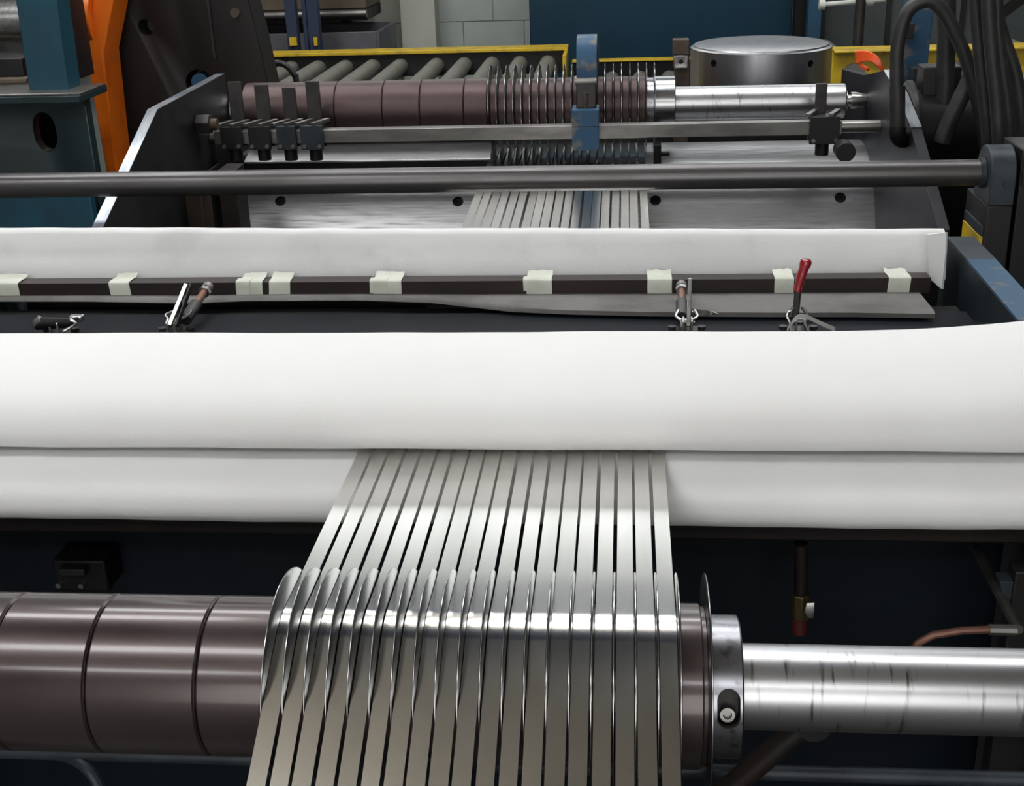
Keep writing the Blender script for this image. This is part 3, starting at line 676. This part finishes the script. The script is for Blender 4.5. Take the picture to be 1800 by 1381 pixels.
b0, b1 = A(1183, 70, 4.36), A(1211, 96, 4.36)
MB().box(b0.x, b1.x, 4.36, 4.41, b1.z, b0.z).build('head', 'rust', t, .002)
h0, h1 = A(1185, 97, 4.345), A(1209, 120, 4.345)
hb = MB().box(h0.x, h1.x, 4.345, 4.40, h1.z, h0.z - .002).build('block', 'steel', t, .002)
cut(hb, MB().cyl(((h0.x + h1.x) / 2, 4.33, (h0.z + h1.z) / 2), ((h0.x + h1.x) / 2, 4.37, (h0.z + h1.z) / 2), .007, 16))
MB().box(h0.x + .004, h1.x + .008, 4.405, 4.44, 0, b1.z - .001).build('post', 'rust', t, .002)

# roller conveyor on the left
CYN, CYF, CZT = 5.35, 6.95, .962
cv = thing('roller_conveyor', 'grey roller conveyor with yellow rail running behind the rear shaft', 'conveyor', (-1.4, 6.1, 0))
cx0, cx1 = -2.15, A(992, 100, CYF).x
ra0 = A(470, 84, CYF + .05); ra1 = A(990, 95, CYF + .05)
MB().prism([(CYF, CZT - .10), (CYF + .06, CZT - .10), (CYF + .06, CZT + .0215), (CYF, CZT + .0215)], 'X', cx0, cx1).build('far_rail', 'char', cv, .003)
MB().box(cx0, cx1 + .02, CYF - .03, CYF + .11, CZT + .022, CZT + .040).build('rail_cap', 'yellow', cv, .003)
MB().box(cx1 + .0, cx1 + .02, CYF - .22, CYF + .06, CZT - .12, CZT + .0215).build('end_plate', 'yellow', cv, .003)
MB().box(cx0, cx1 + .02, CYN - .06, CYN, CZT - .14, CZT + .01).build('near_rail', 'yellow', cv, .003)
rm = None; k = 0
x = cx1 - .09
while x > cx0 + .1:
    if rm is None:
        o = MB().cyl((0, CYN + .002, CZT - .045), (0, CYF - .002, CZT - .045), .043, 20).build('roller', 'convroll', cv); rm = o; o.location.x = x
    else:
        o = link('roller', rm.data, 'convroll', cv); o.location.x = x
    x -= .152 if k != 4 else .20
    k += 1
for lx in (-2.0, -1.2, cx1 - .15):
    for ly in (CYN - .05, CYF + .005): MB().box(lx - .03, lx + .03, ly, ly + .05, 0, CZT - .14).build('leg', 'char', cv, .002)
c2 = thing('roller_conveyor', 'low roller conveyor section with thin yellow edge before the blue cabinet', 'conveyor', (.1, 6.1, 0))
d0, d1 = cx1 + .045, A(1224, 105, 6.9).x
MB().box(d0, d1, CYF - .10, CYF - .04, CZT - .20, CZT - .032).build('far_rail', 'black', c2, .003)
MB().box(d0, d1, CYF - .11, CYF - .03, CZT - .0315, CZT - .022).build('rail_cap', 'yellow', c2, .002)
MB().box(d0, d1, CYN - .06, CYN, CZT - .24, CZT - .09).build('near_rail', 'black', c2, .003)
x = d0 + .06
while x < d1 - .04:
    o = MB().cyl((x, CYN + .002, CZT - .125), (x, CYF - .102, CZT - .125), .043, 20).build('roller', 'convroll', c2); x += .152
for lx in (d0 + .05, d1 - .08):
    for ly in (CYN - .05, CYF - .095): MB().box(lx - .025, lx + .025, ly, ly + .045, 0, CZT - (.24 if ly < 6 else .20)).build('leg', 'char', c2, .002)
hz = [A(470, 122, 5.2), A(478, 113, 5.2), A(490, 111, 5.2), A(505, 117, 5.2), A(518, 133, 5.2), A(522, 150, 5.2)]
tag(MB().sweep(smoothpath(hz + [hz[-1] + Vector((.02, 0, -.4)), Vector((hz[-1].x + .02, 5.2, .012))], 4), .013, 10).build('cable', 'rubber'), 'black cable arching before the conveyor rollers', 'cable')

# right conveyor
rcY = 5.5
rc = thing('roller_conveyor', 'yellow sided roller conveyor behind the hoses', 'conveyor', (2, rcY + .5, 0))
c0 = A(1464, 88, rcY + .3); zt = A(1464, 92, rcY + .3).z; zb = A(1464, 165, rcY + .3).z
MB().box(c0.x, 5.0, rcY + .30, rcY + .34, zb - .05, zt).build('side_frame', 'yellow', rc, .004)
MB().box(c0.x, 5.0, rcY + .25, rcY + .40, zt + .001, zt + .012).build('rail_cap', 'yellow', rc, .003)
MB().box(c0.x, 5.0, rcY + 1.2, rcY + 1.25, zb - .12, zb - .02).build('side_frame', 'yellow', rc, .004)
x = A(1500, 130, rcY + .3).x; rm2 = None
while x < 4.8:
    if rm2 is None:
        rm2 = MB().cyl((0, rcY + .285, (zt + zb) / 2 - .01), (0, rcY + 1.195, (zt + zb) / 2 - .01), .052, 24).build('roller', 'convroll', rc); rm2.location.x = x
    else: link('roller', rm2.data, 'convroll', rc).location.x = x
    x += .44
for lx in (c0.x + .2, 3.5): MB().box(lx - .03, lx + .03, rcY + .3, rcY + .36, 0, zb - .05).build('leg', 'char', rc)
# lower yellow bracket seen between hoses
t = thing('yellow_guard', 'short yellow guard rail low behind the hoses', 'guard', (A(1720, 200, 4.6).x, 4.6, 0))
g0, g1 = A(1698, 190, 4.6), A(1725, 208, 4.6)
MB().box(g0.x, g1.x + .4, 4.6, 4.64, g1.z, g0.z).build('rail', 'yellow', t, .003)
MB().box(g1.x + .2, g1.x + .25, 4.6, 4.64, 0, g1.z).build('post', 'char', t)

# blue cabinet, post, panels
kY = 7.35
k0, k1 = A(931, 50, kY), A(1391, 50, kY)
cb = thing('switch_cabinet', 'large deep blue steel cabinet before the block wall', 'cabinet', ((k0.x + k1.x) / 2, kY + .4, 0))
MB().box(k0.x, k1.x, kY, 8.3, .1, 2.1).build('body', 'cabinet', cb, .006)
MB().box(k0.x + .02, k1.x - .02, kY + .05, 8.25, 0, .1).build('plinth', 'black', cb)
t = thing('machine_post', 'bright blue square post between the cabinet and grey panels', 'post', (A(1430, 50, 6.9).x, 6.9, 0))
MB().box(A(1419, 50, 6.9).x, A(1443, 50, 6.9).x, 6.9, 6.98, .01, 2.4).build('post_body', 'postblue', t, .003)
MB().box(A(1419, 50, 6.9).x - .03, A(1443, 50, 6.9).x + .03, 6.87, 7.01, 0, .01).build('foot_plate', 'postblue', t)
t = thing('machine_post', 'black narrow post right beside the deep blue cabinet', 'post', (A(1405, 50, 7.0).x, 7.0, 0))
MB().box(A(1396, 50, 7.05).x, A(1416, 50, 7.05).x, 7.05, 7.13, .01, 2.4).build('post_body', 'black', t, .003)
MB().box(A(1396, 50, 7.05).x - .02, A(1416, 50, 7.05).x + .02, 7.02, 7.16, 0, .01).build('foot_plate', 'black', t)
gp = thing('machine_guard', 'grey green sheet guard panels standing behind the hoses', 'guard', (2.2, 7.4, 0))
xs_ = [A(u, 40, 7.3).x for u in (1446, 1560, 1690)] + [4.2]
for a_, b_ in zip(xs_, xs_[1:]):
    MB().box(a_ + .008, b_ - .008, 7.3, 7.34, .05, 2.1).build('panel', 'greyp', gp, .003)
    MB().box(a_ - .012, a_ + .012, 7.28, 7.36, 0, 2.1).build('stile', 'char', gp)
rodp = A(1445, 8, 6.3); rodq = A(1530, 1, 6.3)
t = thing('tie_rod', 'white horizontal rod with knob ends above the orange hook', 'rod', rodp)
MB().cyl(rodp, rodq + (rodq - rodp) * .3, .011, 10).build('bar', 'white', t)
for p in (rodp, rodq): MB().cyl(p - Vector((.014, 0, 0)), p + Vector((.014, 0, 0)), .024, 12).build('knob', 'white', t)
vr0, vr1 = A(1513, 0, 6.2), A(1514, 140, 5.0)
tag(MB().sweep([vr0 + Vector((0, 0, .8)), Vector((vr0.x, 6.2, vr0.z)), Vector((vr0.x, 6.2, 0))], .024, 12).build('upright_pipe', 'steel_dark'), 'dark upright pipe behind the orange hook', 'pipe')

# grey bin, board stack, navy frame
bY = 7.5
b0, b1 = A(430, 58, bY), A(695, 82, bY)
bn = thing('scrap_bin', 'grey steel scrap bin behind the yellow rail', 'bin', ((b0.x + b1.x) / 2, bY + .3, 0))
z1 = A(600, 57, bY).z; xr_ = A(661, 70, bY).x; xl_ = b0.x - .6
MB().box(xl_, xr_, bY, bY + .02, .3, z1).build('front_wall', 'bin', bn, .003)
MB().box(xl_, xr_, bY + .56, bY + .58, .3, z1).build('back_wall', 'bin', bn, .003)
MB().box(xr_ + .0005, xr_ + .02, bY, bY + .58, .3, z1).build('side_wall', 'bin', bn, .003)
MB().box(xl_ - .02, xl_ - .0005, bY, bY + .58, .3, z1).build('side_wall', 'bin', bn, .003)
MB().box(xl_, xr_, bY + .02, bY + .56, .3, .34).build('bottom', 'bin', bn)
for lx in (xl_ + .1, xr_ - .1):
    for ly in (bY + .05, bY + .48): MB().box(lx - .04, lx + .04, ly, ly + .06, 0, .3).build('leg', 'char', bn)
st = thing('board_stack', 'brown boxed load on a rack above the grey scrap bin', 'load', (-2.6, 7.85, 0))
zc0 = A(560, 28, 7.7).z
xr2 = A(645, 15, 7.7).x
MB().box(-4.4, xr2, 7.7, 8.15, zc0 + .035, zc0 + .9).build('box', 'card', st, .008)
MB().cyl((-4.4, 7.68, zc0 + .01), (xr2, 7.68, zc0 + .01), .025, 14).build('rack_tube', 'steel', st)
MB().box(-4.4, xr2, 7.70, 8.15, zc0 - .03, zc0 + .034).build('deck', 'char', st)
for lx in (-4.2, xr2 - .25): MB().box(lx, lx + .06, 8.09, 8.15, 0, zc0 - .03).build('leg', 'char', st)
nf = thing('bollard_frame', 'pair of navy uprights with yellow feet beyond the yellow rail', 'frame', (A(530, 60, 7.2).x, 7.2, 0))
for (u0, u1) in ((502, 521), (532, 539), (540, 560)):
    MB().box(A(u0, 40, 7.2).x, A(u1, 40, 7.2).x, 7.2, 7.26, .0, 2.4).build('upright', 'navyp', nf, .003)
for (u0, u1) in ((508, 522), (551, 558)):
    a_, b_ = A(u0, 66, 7.18), A(u1, 80, 7.18); MB().box(a_.x, b_.x, 7.18, 7.199, b_.z, a_.z).build('foot_tape', 'yellow', nf)
MB().box(A(502, 40, 7.2).x, A(560, 40, 7.2).x, 7.265, 7.31, 1.6, 1.68).build('crossbar', 'navyp', nf)

# ================================================================== left machines
# dark tall frame plate
dp = thing('slitter_housing', 'tall dark scuffed frame plate behind the bright-edged side plate', 'machine frame', (-1.55, 4.8, 0))
fy = 4.75
fp = [A(188, 300, fy), A(178, 90, fy), A(212, 0, fy), A(437, 0, fy), A(452, 60, fy), A(472, 150, fy)]
poly = [(fp[0].x, .0), (fp[0].x, fp[0].z), (fp[1].x, fp[1].z), (fp[2].x, fp[2].z), (fp[2].x + .02, 2.6), (fp[3].x, 2.6), (fp[3].x, fp[3].z), (fp[4].x, fp[4].z), (fp[5].x, fp[5].z), (fp[5].x + .02, 0)]
o = MB().prism(poly, 'Y', fy, fy + .16).build('plate', 'brownblack', dp, .004)
hc_ = A(256, 48, fy); hd = A(350, 147, fy)
cut(o, MB().cyl((hc_.x, fy - .05, hc_.z), (hc_.x, fy + .10, hc_.z), .030, 24).cyl((hd.x, fy - .05, hd.z), (hd.x, fy + .12, hd.z), .052, 24))
MB().cyl((hd.x + .004, fy - .0, hd.z + .004), (hd.x + .004, fy + .11, hd.z + .004), .034, 24).build('pin', 'postblue', dp)
e0, e1 = A(385, 60, fy), A(420, 110, fy)
MB().box(A(372, 60, fy).x, A(376, 60, fy).x, fy - .012, fy - .0005, 1.25, 2.6).build('rib', 'char', dp)
MB().cyl((A(414, 22, fy).x, fy - .012, A(414, 22, fy).z), (A(414, 22, fy).x, fy - .0005, A(414, 22, fy).z), .018, 12).build('bolt', 'rust', dp)
# orange arm
oa = thing('orange_linkage', 'bright orange bent machine arm beside the dark frame plate', 'machine arm', (-1.75, 4.6, 0))
oy = 4.55
pts_l = [A(163, 0, oy), A(150, 93, oy - .05), A(188, 310, oy), A(205, 420, oy)]
pts_r = [A(199, 0, oy), A(181, 93, oy - .05), A(206, 310, oy), A(222, 420, oy)]
top_l, top_r = pts_l[0] + (pts_l[0] - pts_l[1]) * 1.5, pts_r[0] + (pts_r[0] - pts_r[1]) * 1.5
top_l.y = top_r.y = oy
L = [top_l] + pts_l + [Vector((pts_l[-1].x, oy, .0))]; R = [top_r] + pts_r + [Vector((pts_r[-1].x, oy, .0))]
mb = MB(); n = len(L); off = Vector((0, .16, 0))
vs = L + R + [p + off for p in L] + [p + off for p in R]; fs = []
for i in range(n - 1):
    fs += [(i, i + 1, n + i + 1, n + i), (2 * n + i, 3 * n + i, 3 * n + i + 1, 2 * n + i + 1), (i, 2 * n + i, 2 * n + i + 1, i + 1), (n + i, n + i + 1, 3 * n + i + 1, 3 * n + i)]
fs += [(0, n, 3 * n, 2 * n), (n - 1, 3 * n - 1, 4 * n - 1, 2 * n - 1)]
mb.add(vs, fs); mb.build('arm', 'orange', oa, .006)
bc = A(140, 35, oy + .06)
MB().cyl((bc.x - .02, bc.y, bc.z + .0), (A(166, 35, oy).x, bc.y, bc.z), .115, 40).build('boss', 'orange', oa, .004)
# teal frame
tf = thing('teal_machine', 'teal painted machine frame with oval hole at the far left', 'machine frame', (-1.9, 4.2, 0))
ty = 4.15
q = [A(27, 0, ty), A(100, 0, ty), A(121, 152, ty), A(50, 152, ty)]
zled = A(60, 163, ty).z
up_ = 1.3
tl, tr = q[0] + (q[0] - q[3]) * up_, q[1] + (q[1] - q[2]) * up_
MB().prism([(q[3].x, zled), (q[2].x, zled), (q[1].x, q[1].z), (tr.x, tr.z), (tl.x, tl.z), (q[0].x, q[0].z)], 'Y', ty, ty + .10).build('post', 'teal', tf, .004)
lz = A(60, 182, ty - .10).z; lx = A(140, 175, ty - .10).x
MB().box(-3.2, lx, ty - .10, ty + .14, lz, lz + .022).build('ledge', 'tealdull', tf, .002)
MB().box(-3.2, lx, ty - .085, ty + .13, lz + .0225, lz + .030).build('ledge_top', 'steel', tf, .002)
px_ = A(163, 300, ty - .04).x
pn = MB().box(-3.2, px_, ty - .02, ty + .03, .2, lz - .0005).build('panel', 'tealdull', tf, .002)
oh = A(79, 232, ty - .02); om = MB()
vs = []; oc = 28
poly = [(oh.x + .040 * math.cos(2 * PI * k / oc), oh.z + .055 * math.sin(2 * PI * k / oc) + (.012 if math.sin(2 * PI * k / oc) > 0 else -.012)) for k in range(oc)]
cut(pn, om.prism(poly, 'Y', ty - .1, ty + .1))
MB().box(-3.2, A(138, 250, ty + .3).x, ty + .30, ty + .32, .2, lz).build('inner_panel', 'black', tf)
z2 = A(80, 335, ty - .12).z
MB().box(-3.2, A(168, 380, ty - .12).x, ty - .14, ty - .10, .0, z2).build('lower_panel', 'teal', tf, .003)
MB().box(A(103, 50, ty + .15).x, A(122, 50, ty + .15).x, ty + .16, ty + .30, lz + .04, 2.4).build('inner_post', 'char', tf)
# bright roll at upper left
rp_ = A(0, 40, 4.7)
t = thing('steel_roll', 'bright chromed roll behind the teal post', 'roll', (rp_.x, 4.7, rp_.z))
MB().lathe([(-3.4, .06), (-3.4, .085), (A(33, 40, 4.7).x - .05, .085), (A(33, 40, 4.7).x + .08, .085)], 4.7, rp_.z, 48).build('roll_body', 'zinc', t)
MB().cyl((A(33, 40, 4.7).x + .08, 4.7, rp_.z), (A(33, 40, 4.7).x + .22, 4.7, rp_.z), .04, 24).build('journal', 'steel', t)
t = thing('bed_block', 'tan bed block resting on the teal ledge', 'block', A(25, 150, 4.4))
MB().box(-3.2, A(50, 140, 4.32).x, 4.30, 4.6, lz + .031, A(20, 138, 4.3).z).build('block', 'card', t, .004)
MB().box(-3.2, A(42, 115, 4.35).x, 4.34, 4.55, A(20, 138, 4.3).z + .001, A(20, 105, 4.3).z).build('clamp_plate', 'char', t, .004)

# ================================================================== right: motor, hoses, hook
mt = thing('hydraulic_motor', 'dark hydraulic motor body behind the looping hose', 'motor', A(1650, 230, 3.5))
mc = A(1655, 225, 3.55)
MB().cyl((.785, mc.y, mc.z), (1.02, mc.y, mc.z), .105, 32).build('body', 'black', mt, .004)
MB().cyl((.772, mc.y, mc.z), (.784, mc.y, mc.z), .13, 32).build('flange', 'char', mt, .002)
MB().box(.80, .98, mc.y - .06, mc.y + .06, .0, mc.z - .09).build('stand', 'black', mt, .004)
MB().box(.80, .90, mc.y - .04, mc.y + .04, mc.z + .09, mc.z + .17).build('port_block', 'char', mt, .004)
bp_ = thing('blue_linkage', 'bright blue upright arm seen through the hose loop', 'machine arm', (A(1612, 100, 3.95).x, 3.95, 0))
w = [A(1598, 10, 3.95), A(1642, 10, 3.95), A(1624, 180, 3.95), A(1580, 180, 3.95)]
d0, d1 = w[0] - w[3], w[1] - w[2]
MB().prism([((w[3] - d0 * .9).x, 0.0), ((w[2] - d1 * .9).x, 0.0), (w[2].x, w[2].z), (w[1].x, w[1].z), ((w[1] + d1).x, (w[1] + d1).z), ((w[0] + d0).x, (w[0] + d0).z), (w[0].x, w[0].z), (w[3].x, w[3].z)], 'Y', 3.95, 4.03).build('arm', 'blue', bp_, .003)
a_, b_ = A(1586, 42, 3.9), A(1606, 68, 3.9)
MB().box(a_.x, b_.x, 3.90, 3.9495, b_.z, a_.z).build('lug', 'char', bp_, .002)
a_ = A(1618, 128, 3.9)
MB().cyl(a_, a_ + Vector((.05, 0, 0)), .011, 12).build('pin', 'zinc', bp_)
a_, b_ = A(1605, 120, 3.9), A(1618, 165, 3.9)
MB().box(a_.x, b_.x, 3.905, 3.949, b_.z, a_.z).build('latch', 'bluegrey', bp_, .002)

def hose(label, pts, Yd, r):
    P = [A(p[0], p[1], p[2] if len(p) > 2 else Yd) for p in pts]
    o = MB().sweep(smoothpath(P, 6), r, 14).build('hydraulic_hose', 'rubber'); tag(o, label, 'hose', 'black hydraulic hoses'); return o
hl = thing('hydraulic_hose', 'thick black hose bent in a tall loop before the blue arm', 'hose', A(1577, 245, 3.35), 'black hydraulic hoses')
P = [A(u, v, 3.35) for u, v in [(1577, 215), (1576, 180), (1576, 130), (1577, 90), (1583, 55), (1595, 22), (1615, 5), (1638, 3), (1658, 20), (1675, 50), (1695, 95), (1712, 150), (1725, 210), (1738, 290), (1745, 400)]]
MB().sweep(smoothpath(P, 5), .0175, 14).build('tube', 'rubber', hl)
MB().cyl(A(1577, 240, 3.35), A(1577, 150, 3.35), .0205, 14).build('ferrule', 'rubber', hl)
el = A(1577, 236, 3.35)
MB().sweep(smoothpath([el + Vector((0, 0, .02)), el, el + Vector((.02, .02, -.018)), el + Vector((.07, .10, -.02))], 4), .022, 12).build('elbow_fitting', 'black', hl)
hose('black hose hanging straight, leftmost of the bundle at the right edge', [(1712, -60), (1716, 20), (1722, 90), (1730, 170), (1737, 250), (1742, 330)], 3.12, .0155)
hose('black hose second from the left in the bundle at the right edge', [(1735, -60), (1738, 20), (1744, 100), (1752, 180), (1757, 260), (1760, 340)], 3.05, .0165)
hose('black hose third from the left in the bundle, leaning outward', [(1752, -60), (1753, 40), (1760, 110), (1770, 180), (1776, 260), (1778, 340)], 3.16, .0150)
hose('black hose curving furthest right in the bundle', [(1750, 20), (1765, 70), (1785, 130), (1795, 200), (1797, 280), (1798, 340)], 3.22, .0160)
hose('thick dark hose rising from the motor inside the loop', [(1664, -60), (1664, 30), (1663, 90), (1662, 150), (1661, 190)], 3.5, .024)
hose('dark hose crossing diagonally below the loop', [(1712, 120), (1700, 150), (1685, 180), (1668, 215), (1655, 250)], 3.42, .022)
dg = thing('diagonal_strut', 'dark diagonal strut in the upper right corner behind the hoses', 'strut', A(1770, 15, 6.0))
strap(MB(), A(1752, 28, 6.0), A(1830, -30, 6.0), .05, .04).build('strut', 'black', dg)
# orange hook cap
oh_ = thing('orange_hook', 'orange plastic hook shaped cap on the right side plate', 'hook', A(1525, 105, 3.95))
top = smoothpath([A(1502, 90, 3.93), A(1520, 89, 3.9), A(1537, 95, 3.88), A(1548, 106, 3.87), A(1554, 124, 3.87)], 5)
bot = smoothpath([A(1504, 112, 3.93), A(1516, 108, 3.9), A(1530, 108, 3.88), A(1540, 115, 3.87), A(1552, 127, 3.87)], 5)
MB().sheet([top, bot], .012).build('cap', 'orange_p', oh_, .002)
MB().sweep(smoothpath([A(1510, 108, 3.92), A(1514, 116, 3.92), A(1526, 122, 3.90)], 4), .006, 8).build('lip', 'orange_p', oh_)
# teal block behind bracket
t = thing('teal_block', 'dark teal machine block low behind the hose bundle', 'machine block', (A(1715, 270, 3.8).x, 3.8, 0))
a_, b_ = A(1688, 258, 3.8), A(1735, 285, 3.8)
MB().box(a_.x, b_.x + .3, 3.8, 4.2, 0, a_.z).build('body', 'tealdull', t, .004)
MB().box(a_.x + .02, b_.x + .28, 3.79, 3.7995, .3, a_.z - .06).build('cover', 'teal', t, .002)

# ================================================================== below the front roller
pY = 1.52
p0, p1 = A(200, 1338, pY), A(1752, 1358, pY)
t = thing('cross_pipe', 'grey horizontal pipe low behind the front roller', 'pipe', (-.2, pY, p0.z))
pz = (A(300, 1345, pY).z + A(1600, 1345, pY).z) / 2
MB().lathe([(-1.30, .012), (.62, .012)], pY, pz, 20).build('pipe', 'bluegrey', t)
for fx in (-1.30, .60): MB().lathe([(fx - .02, .012), (fx - .02, .022), (fx + .02, .022), (fx + .02, .012)], pY, pz, 20).build('flange', 'steel_dark', t)
for (px, lb_) in ((.64, 'dark upright frame leg at the lower right under the shaft'), (-1.34, 'dark upright frame leg at the left end of the low pipe')):
    t = thing('frame_leg', lb_, 'leg', (px, pY, 0))
    MB().box(px - .02 + .0005, px + .045, pY - .04, pY + .04, 0, RZ - .10).build('post', 'char', t, .003)
    MB().box(px - .05, px + .075, pY - .07, pY + .07, 0, .012).build('foot', 'char', t)
t = thing('diagonal_brace', 'dark diagonal brace bar below the lock collar', 'brace', A(1330, 1330, 1.44))
q0, q1 = A(1240, 1420, 1.44), A(1428, 1262, 1.44); q2 = q0 + (q0 - q1) * 1.2
MB().sweep([q2, q0, q1], .017, 12).build('bar', 'brownblack', t)
MB().cyl(q1 - Vector((0, .02, 0)), q1 + Vector((0, .06, 0)), .024, 12).build('end_lug', 'char', t)
hp = [A(95, 1325, 1.55), A(125, 1332, 1.52), A(150, 1348, 1.50), A(168, 1370, 1.49), A(178, 1400, 1.48), A(180, 1460, 1.47)]
tag(MB().sweep(smoothpath(hp, 5), .009, 10).build('air_hose', 'bluegrey'), 'pale grey air hose curling under the left of the front roller', 'hose')
# valve
vy = 1.78
t = thing('ball_valve', 'small brass valve with silver lever hanging under the lower felt', 'valve', A(1410, 1060, vy))
MB().cyl(A(1408, 955, vy), A(1408, 1045, vy), .011, 12).build('drop_pipe', 'brownblack', t)
MB().cyl(A(1408, 1042, vy), A(1408, 1085, vy), .016, 8).build('body', 'brass', t, .002)
MB().cyl(A(1405, 1083, vy), A(1405, 1110, vy), .013, 12).build('union', 'dullred', t)
lv0 = A(1424, 1062, vy - .04)
MB().sheet([[lv0 + Vector((-.006, 0, .002)), lv0 + Vector((.007, 0, .004))], [lv0 + Vector((-.009, -.004, -.012)), lv0 + Vector((.007, -.004, -.012))], [lv0 + Vector((-.002, 0, -.026)), lv0 + Vector((.007, 0, -.026))]], .003).build('lever', 'zinc', t, .001)
MB().cyl(A(1412, 1068, vy), lv0 + Vector((0, .002, -.010)), .004, 8).build('stem', 'brass', t)
t = thing('copper_line', 'copper pipe with grey fitting behind the bright shaft', 'pipe', A(1700, 1106, 1.7))
MB().sweep([A(1640, 1116, 1.62) + Vector((-.08, .328, -.42)), A(1640, 1116, 1.62) + Vector((-.05, .03, -.10)), A(1640, 1116, 1.62) + Vector((-.02, 0, -.014)), A(1640, 1116, 1.62), A(1690, 1108, 1.62), A(1740, 1106, 1.62)], .006, 10).build('pipe', 'copper', t)
MB().cyl(A(1738, 1106, 1.62), A(1786, 1107, 1.62), .0085, 8).build('fitting', 'steel', t)
MB().cyl(A(1790, 1107, 1.62), A(1790, 1107, 1.62) + Vector((0, .335, 0)), .008, 8).build('elbow', 'steel', t)
t = thing('gusset_post', 'dark gusseted post at the right edge behind the bright shaft', 'post', (A(1795, 1070, 1.70).x, 1.72, 0))
a_ = A(1782, 1036, 1.70); gx = a_.x
MB().box(gx, gx + .05, 1.70, 1.74, 0, a_.z + .03).build('post', 'char', t, .002)
MB().prism([(gx - .02, a_.z + .01), (gx + .0, a_.z + .01), (gx + .0, a_.z - .06)], 'Y', 1.705, 1.735).build('gusset', 'bluegrey', t, .001)
